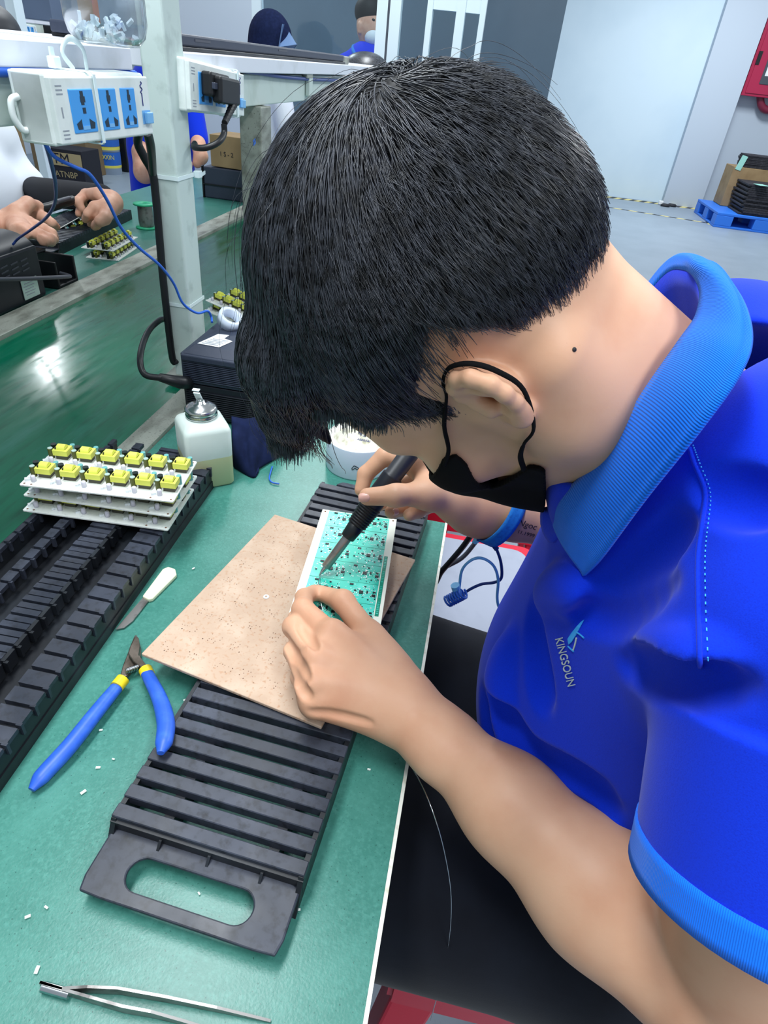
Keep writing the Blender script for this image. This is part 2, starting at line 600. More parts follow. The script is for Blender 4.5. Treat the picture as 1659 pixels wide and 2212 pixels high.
class Field:
    """ordered list of (op, prim): '+' smooth union, '-' smooth subtraction"""
    def __init__(s):
        s.ops = []
        s.post = None

    def add(s, *prims):
        for p in prims:
            if isinstance(p, (list, tuple)):
                s.add(*p)
            else:
                s.ops.append(('+', p))
        return s

    def sub(s, *prims):
        for p in prims:
            if isinstance(p, (list, tuple)):
                s.sub(*p)
            else:
                s.ops.append(('-', p))
        return s

    def d(s, p, ops=None):
        ops = s.ops if ops is None else ops
        out = None
        for op, pr in ops:
            v = pr.d(p)
            if op == '+':
                out = v if out is None else smin(out, v, pr.k)
            elif out is not None:
                out = -smin(-out, v, pr.k)
        if out is None:
            out = np.full(len(p), 1.0)
        if s.post is not None:
            out = s.post(p, out)
        return out

    def cull(s, c, rad):
        cc = c[None, :]
        vals = [pr.d(cc)[0] for _, pr in s.ops]
        m = min([v for (op, _), v in zip(s.ops, vals) if op == '+'] + [1e9])
        keep = []
        for (op, pr), v in zip(s.ops, vals):
            lim = (max(m, 0) + 2.2 * rad + 2 * pr.k) if op == '+' else (2.0 * rad + 2 * pr.k)
            if v < lim:
                keep.append((op, pr))
        return keep

    def mesh(s, lo, hi, h, B=16, slack=1.6):
        lo = np.array(lo, float); hi = np.array(hi, float)
        nb = np.ceil((hi - lo) / (h * B)).astype(int) + 1
        R = h * B * math.sqrt(3) / 2
        I = np.stack(np.meshgrid(*[np.arange(n) for n in nb], indexing='ij'), -1).reshape(-1, 3)
        cen = lo + (I + .5) * (h * B)
        dc = s.d(cen)
        g = openvdb.FloatGrid(background=1.0)
        g.transform = openvdb.createLinearTransform(voxelSize=1.0)
        loc = np.stack(np.meshgrid(*[np.arange(B)] * 3, indexing='ij'), -1).reshape(-1, 3) * h
        for (i, c, d0) in zip(I, cen, dc):
            ijk = tuple(int(x) for x in i * B)
            if abs(d0) > R * slack + 0.002:
                if d0 < 0:
                    g.fill(ijk, tuple(x + B - 1 for x in ijk), -1.0, True)
                continue
            ops = s.cull(c, R)
            if not ops:
                continue
            v = s.d(lo + i * B * h + loc, ops).astype(np.float32).reshape(B, B, B) / h
            g.copyFromArray(np.clip(v, -6, 6), ijk=ijk)
        pts, quads = g.convertToQuads(0.0)
        return np.array(pts) * h + lo, np.array(quads)


def link_mesh(name, V, Q, m, parent=None, smooth=True, label=None):
    me = bpy.data.meshes.new(name)
    if parent is not None:
        Mi = np.array(rootmat(_rootof(parent)).inverted())
        V = V @ Mi[:3, :3].T + Mi[:3, 3]
    nV, nQ, kk = len(V), len(Q), Q.shape[1]
    me.vertices.add(nV); me.vertices.foreach_set('co', np.ascontiguousarray(V, dtype=np.float32).ravel())
    me.loops.add(nQ * kk); me.loops.foreach_set('vertex_index', np.ascontiguousarray(Q, dtype=np.int32).ravel())
    me.polygons.add(nQ)
    me.polygons.foreach_set('loop_start', np.arange(0, nQ * kk, kk, dtype=np.int32))
    me.polygons.foreach_set('use_smooth', np.full(nQ, smooth))
    for mm in (m if isinstance(m, (list, tuple)) else [m]):
        me.materials.append(mm)
    me.update(); me.validate()
    o = bpy.data.objects.new(name, me)
    COL.objects.link(o)
    if parent is not None:
        o.parent = parent
    if label:
        o['label'] = label
    return o


def outward(field, V, Q):
    """flip quads if they point inwards"""
    q = Q[:: max(1, len(Q) // 400)]
    a, b, c = V[q[:, 0]], V[q[:, 1]], V[q[:, 2]]
    n = np.cross(b - a, c - a)
    n /= np.linalg.norm(n, axis=1)[:, None] + 1e-12
    cen = (a + c) / 2
    s = field.d(cen + n * .001) - field.d(cen - n * .001)
    return Q if np.median(s) > 0 else Q[:, ::-1]


def sdf_obj(name, field, lo, hi, h, m, parent=None, label=None, slack=1.6):
    V, Q = field.mesh(lo, hi, h, slack=slack)
    Q = outward(field, V, Q)
    return link_mesh(name, V, Q, m, parent, True, label)


def grad(field, p, e=.0015):
    g = np.empty_like(p)
    for a in range(3):
        d = np.zeros(3); d[a] = e
        g[:, a] = field.d(p + d) - field.d(p - d)
    return g / (np.linalg.norm(g, axis=1)[:, None] + 1e-12)


def hits(field, Q, t0=.1):
    Q = np.array(Q, float)
    D = np.stack([(Q[:, 0] - CX) / FPX, -(Q[:, 1] - CY) / FPX, -np.ones(len(Q))], 1) @ CAMR.T
    D /= np.linalg.norm(D, axis=1)[:, None]
    t = np.full(len(Q), t0)
    for _ in range(160):
        v = field.d(CAMPOS + D * t[:, None])
        t = np.where(np.abs(v) < .0002, t, np.minimum(t + v * .7, 1.6))
        if np.abs(v).max() < .0003:
            break
    return CAMPOS + D * t[:, None]
# ------------------------------------------------------------------ benches and conveyor
tb = thing('work_table', 'green topped work table in the foreground with a thin white edge strip', 'table', (-.235, .1, 0))
mb = MB(); mb.prism([(-.455, -.75), (-.002, -.75), (-.002, .69), (-.078, .69), (-.078, 2.1), (-.455, 2.1)], .726, .750); mb.build('tabletop', M['green_mat'], tb)
mb = MB(); mb.box((-.0005, -.03, .7375), (.003, 1.44, .0265)); mb.build('edge_strip', M['tape_face'], tb, label='thin cream white edge strip')
for (x, y) in ((-.05, -.68), (-.42, -.68), (-.17, 2.04), (-.42, 2.04)):
    mb = MB(); mb.box((x, y, .363), (.04, .04, .726)); mb.build('leg', M['paint_beam'], tb)
cv = thing('conveyor', 'glossy green conveyor belt running between the two rows of tables', 'conveyor', (-.70, 1.6, 0))
mb = MB(); mb.box((-.70, 1.3, .738), (.412, 4.6, .020)); mb.build('belt', M['green_belt'], cv)
mb = MB(); mb.box((-.4765, 1.3, .722), (.041, 4.6, .068)); mb.build('rail', M['alu'], cv, bevel=.001)
mb = MB(); mb.box((-.940, 1.3, .722), (.066, 4.6, .070)); mb.build('rail', M['alu'], cv, bevel=.001)
for y in (-.6, .8, 2.1, 3.4):
    mb = MB(); mb.box((-.49, y, .344), (.04, .05, .688)); mb.box((-.93, y, .344), (.04, .05, .688)); mb.box((-.71, y, .30), (.40, .04, .04)); mb.build('leg_frame', M['alu'], cv)

tf = thing('work_table', 'green work table on the far side of the conveyor, before the white shirted worker', 'table', (-1.2, 2.2, 0))
mb = MB(); mb.box((-1.205, 1.6, .738), (.462, 4.0, .024)); mb.build('tabletop', M['green_mat'], tf)
for (x, y) in ((-1.4, -.2), (-1.0, -.2), (-1.4, 1.9), (-1.0, 1.9), (-1.4, 3.5), (-1.0, 3.5)):
    mb = MB(); mb.box((x, y, .363), (.04, .04, .726)); mb.build('leg', M['paint_beam'], tf)

# ---- post, beam and shelf above the line
pl = P(288, 0, y=.975)[0]
PX1 = -.485
post = thing('support_post', 'pale grey square steel post rising from the conveyor rail', 'post', ((pl + PX1) / 2, 1.003, .757))
mb = MB(); mb.box(((pl + PX1) / 2, 1.003, 1.46), (PX1 - pl, .056, 1.402)); mb.build('tube', M['paint_post'], post, bevel=.004, seg=3)
mb = MB(); mb.box(((pl + PX1) / 2 + .0, 1.003, .761), (PX1 - pl + .03, .085, .006)); mb.build('base_plate', M['alu'], post)


def tie_on_post(z, tailz, label):
    t = thing('cable_tie', label, 'cable tie', (PX1, 1.003, z))
    mb = MB()
    x0, x1, y0, y1 = pl - .0012, PX1 + .0012, .975 - .0012, 1.031 + .0012
    c = [(x0, y0), (x1, y0), (x1, y1), (x0, y1)]
    G = []
    for dz in (-.0028, .0028):
        G.append([(p[0], p[1], z + dz + (.004 if i in (0, 3) else 0) * 0) for i, p in enumerate(c)])
    mb.grid(G, smooth=False, closed_v=True)
    mb.build('strap', M['tie'], t, solid=.0012)
    if tailz:
        mb = MB(); mb.box((x1 + .003, y1 + .006, z), (.009, .014, .010)); mb.build('head', M['tie'], t, bevel=.001)
        mb = MB(); mb.box((x1 + .004, y1 + .024, z - .001), (.0015, .026, .005), (0, 0, .2)); mb.build('tail', M['tie'], t)
    return t


tie_on_post(P(400, 382, x=PX1)[2], True, 'white cable tie with a stubby tail round the post at cardboard box height')
tie_on_post(P(420, 655, x=PX1)[2], False, 'white cable tie low on the post, just above the soldering station')

beam = thing('cross_beam', 'pale grey green steel beam under the white shelf, carrying the power strips', 'beam', (-.53, 1.6, 1.19))
mb = MB(); mb.box((-.522, .47, 1.189), (.044, .84, .048)); mb.box((-.522, 2.36, 1.186), (.044, 2.66, .050)); mb.build('bar', M['paint_beam'], beam, bevel=.002)
for (px, py) in ((32, 188),):
    c = P(px, py, x=-.4995); mb = MB(); mb.cyl(c - np.array([.003, 0, 0]), c + np.array([.0008, 0, 0]), .0035, n=12); mb.build('bolt_hole', M['gap_dark'], beam)
shelf = thing('shelf_board', 'long white shelf board above the conveyor with a water bottle and black tray', 'shelf', (-.7, 1.6, 1.213))
mb = MB(); mb.box((-.705, .47, 1.2255), (.43, .84, .023)); mb.box((-.70, 2.36, 1.2255), (.43, 2.66, .023)); mb.build('board', M['shelf_white'], shelf, bevel=.0015)
post2 = thing('support_post', 'grey shelf post standing beyond the second power strip, partly behind the hair', 'post', (-.505, 1.33, .757))
mb = MB(); mb.box((-.512, P(563, 215, x=-.49)[1] + .03, .96), (.045, .06, .40)); mb.build('tube', M['alu'], post2, bevel=.002)
c = P(549, 307, x=-.489); mb = MB(); mb.box((-.4885, c[1], c[2]), (.001, .012, .009), (.3, 0, 0)); mb.build('sticker', M['label_blue'], post2, label='small blue sticker')
# ------------------------------------------------------------------ the worker at the bench
E0 = np.array([0.003, 0.372, 1.130])          # midpoint between the ear canals
_U, _F, _L = _n((-.975, 0, .20)), None, np.array([0, -1.0, 0])
_F = np.cross(_L, _U)                          # face direction (down)
_yaw = math.radians(13)                        # face turned a little away from the camera
HF = _n(_F * math.cos(_yaw) - _L * math.sin(_yaw))
HU = _U
HL = np.cross(HU, HF)
HR = np.array([HF, HU, HL])


def hl(f, u, l):
    return E0 + HF * f + HU * u + HL * l


def hell(c, r, k=.012):
    return EL(hl(*c), r, HR, k)


person = thing('person', 'person in blue polo shirt and black mask, head bent, soldering a green board', 'person', (0.24, 0.38, 0.0))

# ---- head
head = Field()
head.add(hell((-.012, .048, 0), (.097, .089, .077)), hell((.03, .045, 0), (.064, .058, .064), .02),
         hell((.040, -.02, 0), (.052, .066, .056), .025))
for s in (1, -1):
    head.add(RC(hl(.012, -.050, .052 * s), hl(.076, -.075, .014 * s), .015, .016, .02))
    head.add(RC(hl(.005, -.010, .060 * s), hl(.012, -.050, .052 * s), .014, .015, .02))
    head.add(hell((.068, -.008, .041 * s), (.022, .02, .02), .02))
    head.add(RC(hl(.088, .031, .012 * s), hl(.068, .034, .046 * s), .010, .010, .014))
    head.sub(hell((.100, .014, .031 * s), (.014, .011, .018), .012))
    head.add(hell((.077, .013, .031 * s), (.0125, .0125, .013), .004))
head.add(hell((.079, -.076, 0), (.018, .018, .02), .02))
head.add(RC(hl(.094, .018, 0), hl(.116, -.018, 0), .007, .010, .012), hell((.104, -.020, .011), (.009, .008, .008), .008), hell((.104, -.020, -.011), (.009, .008, .008), .008))
head.add(RC(hl(.094, -.046, .018), hl(.094, -.046, -.018), .006, .006, .01), RC(hl(.092, -.057, .014), hl(.092, -.057, -.014), .0065, .0065, .01))

skin = Field()
skin.ops += head.ops
# neck
NB = np.array([.170, .375, 1.048])
skin.add(RC(hl(-.010, -.030, 0), NB, .051, .056, .022), RC(hl(.024, -.058, 0), (.115, .375, 1.068), .026, .040, .02))
for s in (1, -1):
    skin.add(RC(hl(-.024, -.028, .054 * s), (.120, .375 - .02 * s, 1.060), .014, .016, .03))
# torso under the shirt
skin.add(RC((.175, .38, 1.0), (.19, .38, .66), .085, .095, .03), RC((.17, .28, 1.03), (.17, .48, 1.03), .045, .045, .03))


def ear(s):
    def e(f, u, l):
        ca, sa = math.cos(math.radians(14)), math.sin(math.radians(14))
        f, u = f * .61, u * .61
        return hl(f * ca + u * -sa - .004, u * ca + f * sa - .002, s * (.074 + (l - .077) * .85))
    ops = []
    hel = [(.010, .004, .077), (.010, .020, .080), (.003, .030, .084), (-.010, .034, .089), (-.022, .028, .094), (-.028, .014, .096), (-.027, .0, .095), (-.022, -.014, .091), (-.014, -.024, .086)]
    ops += chain([e(*p) for p in hel], [.0034, .0036, .0040, .0043, .0044, .0043, .0041, .0038, .0040], .003)
    ops += chain([e(-.014, -.024, .086), e(-.006, -.031, .082), e(.002, -.026, .078)], [.0042, .0052, .0038], .006)
    # bowl behind the rim
    ops += [EL(e(-.012, .006, .079), (.011, .016, .007), HR, .006)]
    ops += chain([e(-.004, .022, .085), e(-.014, .012, .089), (e(-.014, -.004, .088)), e(-.008, -.016, .085)], [.0030, .0034, .0036, .0034], .004)
    tr = [RC(e(.008, .003, .079), e(.005, -.008, .082), .0045, .0045, .004)]
    hollow = [EL(e(-.003, -.001, .092), (.0072, .010, .009), HR, .003), EL(e(-.001, -.001, .083), (.0045, .006, .010), HR, .003)]
    return ops, tr, hollow


for s in (1, -1):
    ops, tr, hollow = ear(s)
    skin.add(ops); skin.sub(hollow); skin.add(tr)

# ---- left arm (near the camera)
LSH = np.array([.178, .232, 1.045])
LEL = P(1480, 2098, z=.80)
LWR = P(873, 1528, z=.806)
_ax = LWR - LEL
_up = np.array([0, 0, 1.0])
_sd = _n(np.cross(_ax, _up))


def La(t, lift=0, side=0):
    return LEL + _ax * t + _up * lift + _sd * side


skin.add(RC(LEL, La(.25), .041, .0440, .02), RC(La(.25), La(.55, .002), .0440, .0355, .02), RC(La(.55, .002), La(.85, 0), .0355, .0250, .02),
         RC(La(.82, 0, .008), La(1.03, 0, .010), .022, .0195, .015), RC(La(.82, 0, -.008), La(1.03, 0, -.010), .022, .0195, .015))
skin.add(RC(LSH, P(1572, 2112, z=.805), .050, .046, .005))
Lk = {n: P(px, py, z=z) for n, px, py, z in [
    ('iM', 716, 1376, .836), ('iP', 654, 1316, .836), ('iD', 657, 1291, .824), ('iT', 679, 1279, .8165),
    ('mM', 684, 1428, .836), ('mP', 634, 1354, .830), ('mD', 642, 1336, .812), ('mT', 664, 1338, .802),
    ('rM', 672, 1478, .828), ('rP', 636, 1406, .821), ('rD', 654, 1394, .804), ('rT', 682, 1392, .799),
    ('pM', 680, 1520, .814), ('pP', 649, 1462, .811), ('pD', 674, 1452, .799), ('pT', 696, 1452, .796),
    ('tC', 838, 1448, .812), ('tM', 796, 1372, .824), ('tI', 741, 1299, .829), ('tT', 699, 1283, .8165), ('wI', 850, 1500, .812), ('wP', 850, 1550, .800)]}
skin.add(RC(Lk['wI'], Lk['iM'], .021, .0135, .016), RC(LWR, Lk['mM'], .020, .0130, .016), RC(LWR, Lk['rM'], .020, .0120, .016), RC(Lk['wP'], Lk['pM'], .018, .0115, .016))
skin.add(RC(Lk['iM'], Lk['mM'], .011, .011, .012), RC(Lk['mM'], Lk['rM'], .0098, .0095, .008), RC(Lk['rM'], Lk['pM'], .0095, .009, .008))
for f, r in (('i', (.0122, .0100, .0086, .0076)), ('m', (.0120, .0098, .0086, .0076)), ('r', (.0112, .0093, .0080, .0072)), ('p', (.0104, .0084, .0074, .0066))):
    skin.add(chain([Lk[f + 'M'], Lk[f + 'P'], Lk[f + 'D'], Lk[f + 'T']], r, .0035))
skin.add(RC(LWR, Lk['tC'], .020, .018, .02), RC(Lk['tC'], Lk['tM'], .018, .0125, .014), RC(Lk['tM'], Lk['tI'], .0120, .0106, .008), RC(Lk['tI'], Lk['tT'], .0106, .0080, .006))
skin.add(RC(Lk['tC'] * .45 + Lk['tM'] * .55, Lk['iM'] * .7 + LWR * .3, .009, .012, .022))
# knuckle bumps and tendons
for f in 'imrp':
    skin.add(EL(Lk[f + 'M'] + np.array([0, 0, .004]), (.0105, .0105, .0098), None, .008))
    skin.add(RC(Lk[f + 'M'] + np.array([0, 0, .008]), Lk[f + 'M'] * .45 + LWR * .55 + np.array([0, 0, .014]), .003, .002, .012))

# ---- right arm (holds the iron)
IT = P(690, 1243, z=.8105)                    # tip of the iron
IG = P(806, 1086, z=.884)                     # where thumb and fingers hold it
IA = _n(IG - IT)


def Ir(t):
    return IT + IA * t


_tg = np.linalg.norm(IG - IT)
RSH = np.array([.175, .545, 1.045])
REL = np.array([.268, .585, .868])
RWR = P(1036, 1100, y=.553)
Rk = {n: P(px, py, y=y) for n, px, py, y in [
    ('tT', 794, 1073, .500), ('tI', 856, 1070, .503), ('tM', 925, 1067, .522), ('tC', 985, 1083, .540),
    ('iT', 781, 1058, .545), ('iD', 790, 1024, .556), ('iP', 832, 985, .566), ('iM', 915, 1005, .570),
    ('mT', 806, 1096, .532), ('mD', 826, 1083, .555), ('mP', 862, 1050, .575), ('mM', 935, 1035, .578),
    ('rT', 846, 1106, .535), ('rD', 868, 1098, .552), ('rP', 900, 1072, .578), ('rM', 952, 1060, .582),
    ('pT', 884, 1112, .535), ('pD', 904, 1104, .548), ('pP', 935, 1090, .574), ('pM', 970, 1085, .580)]}
_rx = RWR - REL
_rs = _n(np.cross(_rx, _up))


def Ra(t, lift=0, side=0):
    return REL + _rx * t + _up * lift + _rs * side


skin.add(RC(RSH, REL, .050, .043, .02), RC(REL, Ra(.28), .038, .041, .02), RC(Ra(.28), Ra(.6), .041, .0335, .02), RC(Ra(.6), Ra(.9), .0335, .026, .02),
         RC(Ra(.85, .007), Ra(1.05, .009), .0215, .019, .015), RC(Ra(.85, -.007), Ra(1.05, -.009), .0215, .019, .015))
for f in 'imrp':
    skin.add(RC(RWR, Rk[f + 'M'], .020, .0125, .016))
for a, b in ('im', 'mr', 'rp'):
    skin.add(RC(Rk[a + 'M'], Rk[b + 'M'], .011, .011, .012))
for f, r in (('i', (.0120, .0098, .0086, .0076)), ('m', (.0118, .0098, .0088, .0078)), ('r', (.0112, .0094, .0084, .0076)), ('p', (.0104, .0084, .0076, .0068))):
    skin.add(chain([Rk[f + 'M'], Rk[f + 'P'], Rk[f + 'D'], Rk[f + 'T']], r, .0035))
skin.add(RC(RWR, Rk['tC'], .020, .019, .02), RC(Rk['tC'], Rk['tM'], .019, .0128, .014), RC(Rk['tM'], Rk['tI'], .0122, .0108, .008), RC(Rk['tI'], Rk['tT'], .0108, .0088, .006))
skin.add(RC(Rk['tM'], Rk['iM'], .010, .012, .02))

# grooves between the knuckles and folds at the side of the left hand
for pix, r in (([(646, 1350), (658, 1366), (670, 1382), (684, 1400)], .0014), ([(617, 1374), (634, 1410), (648, 1440), (664, 1466)], .0028), ([(629, 1440), (642, 1476), (652, 1494), (668, 1506)], .0026),
               ([(672, 1538), (735, 1546), (800, 1562)], .0007)):
    q = spline(list(hits(skin, pix)), 5)
    n_ = len(q)
    skin.sub(chain(q, [.0004 + r * math.sin(math.pi * (i + .4) / (n_ - .2)) for i in range(n_)], .006))
sdf_obj('body', skin, (-.18, .05, .6), (.36, .68, 1.28), .0014, M['skin'], person)

# ---- nails
def nail(tip, prev, facing, r, w=.0065, ln=.0085):
    d = _n(tip - prev)
    fa = _n(np.array(facing) - d * np.dot(facing, d))
    sdv = np.cross(d, fa)
    mb = MB(); G = []
    for i in range(7):
        row = []
        for j in range(7):
            a = (j / 6 - .5) * 1.5
            u = (i / 6 - .35)
            sq = math.sqrt(max(0, 1 - max(0, abs(i / 6 - .5) * 2 - .4) ** 2 * 1.6))
            row.append(tip + d * (u * ln) + fa * (r * math.cos(a) + .0002 - (.0006 if i in (0,) else 0)) + sdv * (w * .95 * sq * math.sin(a)))
        G.append(row)
    mb.grid(G)
    return mb


nail(Rk['tT'], Rk['tI'], _n(np.array([-.1, -1, .45])), .0090, .0072, .012).build('fingernail', M['nail'], person, solid=.0006, label='pinkish thumbnail on the iron')
nail(Rk['rT'], Rk['rD'], _n(np.array([0, -1, .5])), .0078, .0060, .010).build('fingernail', M['nail'], person, solid=.0006)

# ---- polo shirt
class FR:
    """capped cone along a-b"""
    def __init__(s, a, b, ra, rb, k=.02):
        s.a, s.b, s.ra, s.rb, s.k = np.array(a, float), np.array(b, float), ra, rb, k
        s.l = np.linalg.norm(s.b - s.a); s.u = (s.b - s.a) / s.l

    def d(s, p):
        q = p - s.a
        t = q @ s.u
        rad = np.linalg.norm(q - t[:, None] * s.u, axis=1)
        return np.maximum(rad - (s.ra + (s.rb - s.ra) * np.clip(t / s.l, -.5, 1.5)), np.abs(t - s.l / 2) - s.l / 2)


shirt = Field()
shirt.add(EL((.178, .38, .985), (.106, .160, .145), None, .05), RC((.172, .262, 1.035), (.172, .498, 1.035), .056, .056, .04),
          EL((.168, .385, .825), (.120, .138, .170), None, .05), EL((.215, .41, .69), (.118, .135, .085), None, .05),
          EL((.205, .38, 1.060), (.088, .130, .098), None, .04), RC((.168, .302, 1.088), (.176, .25, 1.06), .068, .058, .03), RC((.168, .458, 1.088), (.176, .51, 1.06), .068, .058, .03),
          RC((.15, .38, 1.04), (.115, .378, 1.055), .078, .066, .03))
LCU = LSH + np.array([.003, -.054, -.088])
RCU = RSH + (REL - RSH) * .60
shirt.add(RC(LSH, LSH + (LCU - LSH) * .35, .060, .062, .04), FR(LSH + (LCU - LSH) * .30, LCU, .0690, .0665, .006), RC(RSH, RSH + (RCU - RSH) * .2, .06, .064, .04), FR(RSH, RCU, .062, .070, .013))
# folds: soft ridges and creases in the cloth
def ridge(pts, r, k=.018):
    q = spline(pts, 4); n_ = len(q)
    shirt.add(chain(q, [.0015 + r * math.sin(math.pi * (i + .3) / (n_ - .4)) ** .7 for i in range(n_)], k))


def crease(pts, r, k=.014):
    q = spline(pts, 4); n_ = len(q)
    shirt.sub(chain(q, [.0010 + r * math.sin(math.pi * (i + .3) / (n_ - .4)) ** .7 for i in range(n_)], k))


def onshirt(px, py, depth=0.0):
    """first hit of a sight line on the shirt"""
    d = CAMR @ np.array([(px - CX) / FPX, -(py - CY) / FPX, -1.0]); d /= np.linalg.norm(d)
    t = .08
    for _ in range(200):
        v = shirt.d((CAMPOS + d * t)[None, :])[0]
        if abs(v) < .0003:
            break
        t += v * .7
        if t > 1.5:
            return None
    return CAMPOS + d * (t + depth)


_cre = [([(1130, 1640), (1230, 1695), (1310, 1750)], .013), ([(1080, 1560), (1180, 1665), (1290, 1700)], .010), ([(1060, 1480), (1100, 1580), (1180, 1700)], .011), ([(1150, 1720), (1220, 1770), (1290, 1800)], .009),
        ([(1040, 1500), (1060, 1620), (1100, 1690)], .006), ([(1150, 1320), (1160, 1440), (1170, 1520)], .006), ([(1290, 1290), (1400, 1200), (1470, 1130)], .006), ([(1250, 1330), (1330, 1330), (1440, 1260)], .004),
        ([(1350, 1440), (1440, 1452), (1600, 1480)], .006), ([(1530, 1060), (1600, 1075), (1655, 1090)], .005)]
_rid = [([(1110, 1380), (1090, 1470), (1100, 1560)], .006), ([(1180, 1290), (1230, 1270), (1280, 1300)], .007), ([(1220, 1740), (1280, 1790), (1320, 1800)], .006),
        ([(1390, 1420), (1480, 1430), (1580, 1450)], .006), ([(1060, 1650), (1100, 1720), (1180, 1760)], .006)]
_C = [([onshirt(*q) for q in pts], r) for pts, r in _cre]
_R = [([onshirt(*q, depth=.005) for q in pts], r) for pts, r in _rid]
for pts, r in _R:
    if all(q is not None for q in pts):
        ridge(pts, r)
for pts, r in _C:
    if all(q is not None for q in pts):
        crease(pts, r)
# hollow sleeve ends and neck opening
shirt.sub(FR(LCU - (LCU - LSH) * .22, LCU + (LCU - LSH) * .4, .059, .0645, .004), FR(RCU - (RCU - RSH) * .22, RCU + (RCU - RSH) * .4, .056, .067, .004))
shirt.sub(RC((.03, .375, 1.11), (.150, .377, 1.085), .060, .064, .006))
sdf_obj('shirt', shirt, (-.0, .07, .52), (.40, .70, 1.16), .0020, M['shirt'], person)


def ring_band(name, c, axis, r, w, m, squash=1.0, thick=.0016, uvrep=120, parent=person, label=None, r2=None):
    ax = _n(axis)
    u = _n(np.cross(ax, (0, 0, 1) if abs(ax[2]) < .9 else (0, 1, 0))); v = np.cross(ax, u)
    n = 64
    G = []
    for j in range(5):
        t = j / 4
        rr = r + ((r2 or r) - r) * t
        G.append([c + ax * (t - .5) * w + (u * math.cos(2 * math.pi * i / n) + v * math.sin(2 * math.pi * i / n) * squash) * rr for i in range(n)])
    mb = MB(); mb.grid(G, closed_v=True)
    o = mb.build(name, m, parent, solid=thick, label=label)
    uvl = o.data.uv_layers.new(name='UVMap')
    # angle based rib coordinate
    Mi = rootmat(_rootof(parent)); cc = Vector(c)
    for poly in o.data.polygons:
        angs = []
        for li in poly.loop_indices:
            p = np.array(Mi @ o.data.vertices[o.data.loops[li].vertex_index].co) - c
            angs.append(math.atan2(p @ v, p @ u) / (2 * math.pi))
        if max(angs) - min(angs) > .5:
            angs = [a + 1 if a < 0 else a for a in angs]
        for li, a in zip(poly.loop_indices, angs):
            uvl.data[li].uv = (a * uvrep / 6.28, 0)
    return o


_la = _n(LCU - LSH)
ring_band('sleeve_cuff', LCU + _la * .008, _la, .0667, .020, M['collar'], uvrep=900, label='bright blue ribbed sleeve cuff', r2=.0672)
_ra = _n(RCU - RSH)
ring_band('sleeve_cuff', RCU + _ra * .008, _ra, .0702, .024, M['collar'], uvrep=900, r2=.0715)

# ---- collar: fold line and outer edge as two space curves round the neck
fold = spline([P(1196, 1128, y=.362), P(1212, 1075, y=.345), P(1300, 985, y=.323), P(1400, 835, y=.313), P(1468, 738, y=.322), P(1506, 680, y=.342), P(1512, 620, y=.368), P(1480, 583, y=.398),
               P(1420, 612, y=.432), (.082, .442, 1.09), (.070, .428, 1.045), (.066, .405, 1.012)], 10)
outer = spline([P(1262, 1244, y=.303), P(1300, 1205, y=.292), P(1392, 1080, y=.274), P(1512, 928, y=.262), P(1598, 806, y=.268), P(1624, 722, y=.288), P(1596, 630, y=.330), P(1535, 566, y=.392),
                P(1450, 580, y=.446), (.100, .486, 1.10), (.078, .478, 1.05), (.070, .455, .995)], 10)
G = []
nrow = 11
for i in range(len(fold)):
    a, b = fold[i], outer[i]
    mid = (a + b) / 2
    out = _n(mid - np.array([.12, .378, mid[2] - .0]))
    row = []
    for j in range(nrow):
        t = j / (nrow - 1)
        row.append(a * (1 - t) + b * t + (out * .006 + np.array([0, 0, .004])) * math.sin(math.pi * min(1, t * 1.15)) ** .8)
    G.append(row)
mb = MB(); mb.grid(G)
col = mb.build('collar', M['collar'], person, solid=.0022, label='bright blue ribbed collar')
uvl = col.data.uv_layers.new(name='UVMap')
# vertex order from the grid is kept: index = i*nrow+j
for poly in col.data.polygons:
    for li in poly.loop_indices:
        vi = col.data.loops[li].vertex_index
        uvl.data[li].uv = ((vi // nrow) * .0030 * 1000 / 6.28 * 1.7, vi % nrow / nrow)
# stand on the inside of the collar
G = []
for i in range(len(fold)):
    a = fold[i]
    c0 = np.array([.135, .377, 1.062])
    low = a + (c0 - a) * .34 + np.array([.012, 0, -.012])
    G.append([a + (low - a) * (j / 5) for j in range(6)])
mb = MB(); mb.grid(G)
st = mb.build('collar_stand', M['shirt'], person, solid=.002)

# placket corner standing open below the throat
G = []
for a, b in zip(spline([P(1172, 1098, y=.378), P(1210, 1091, y=.366), P(1250, 1090, y=.350)], 4), spline([P(1182, 1160, y=.368), P(1196, 1172, y=.352), P(1226, 1140, y=.336)], 4)):
    G.append([a + (b - a) * (j / 4) + np.array([-.002, -.002, 0]) * math.sin(math.pi * j / 4) for j in range(5)])
mb = MB(); mb.grid(G); mb.build('placket', M['shirt'], person, solid=.003)

# ---- trousers
tr = Field()
tr.add(RC((.235, .30, .575), (-.24, .285, .585), .090, .070, .05), RC((.235, .485, .575), (-.24, .635, .590), .090, .068, .05), EL((.24, .38, .575), (.14, .16, .10), None, .06),
       RC((-.24, .285, .585), (-.17, .285, .09), .066, .045, .02), RC((-.24, .635, .590), (-.17, .635, .09), .066, .045, .02), BX((.06, .45, .60), (.12, .17, .030), .028, None, .05))
sdf_obj('trousers', tr, (-.34, .12, .04), (.42, .72, .76), .004, M['trousers'], person)
# ------------------------------------------------------------------ hair: short sides, long swept top and fringe
rng = np.random.default_rng(7)


def loc(p):
    q = p - E0
    return q @ HF, q @ HU, q @ HL


_az = np.array([0, 35, 55, 62, 65, 69, 74, 106, 114, 124, 138, 180.])
_ul = np.array([.088, .084, .062, .044, .012, .004, .036, .042, .000, -.038, -.066, -.080])


def hairline(p):
    f, u, l = loc(p)
    az = np.degrees(np.arctan2(np.abs(l), f + .012))
    return u - np.interp(az, _az, _ul)


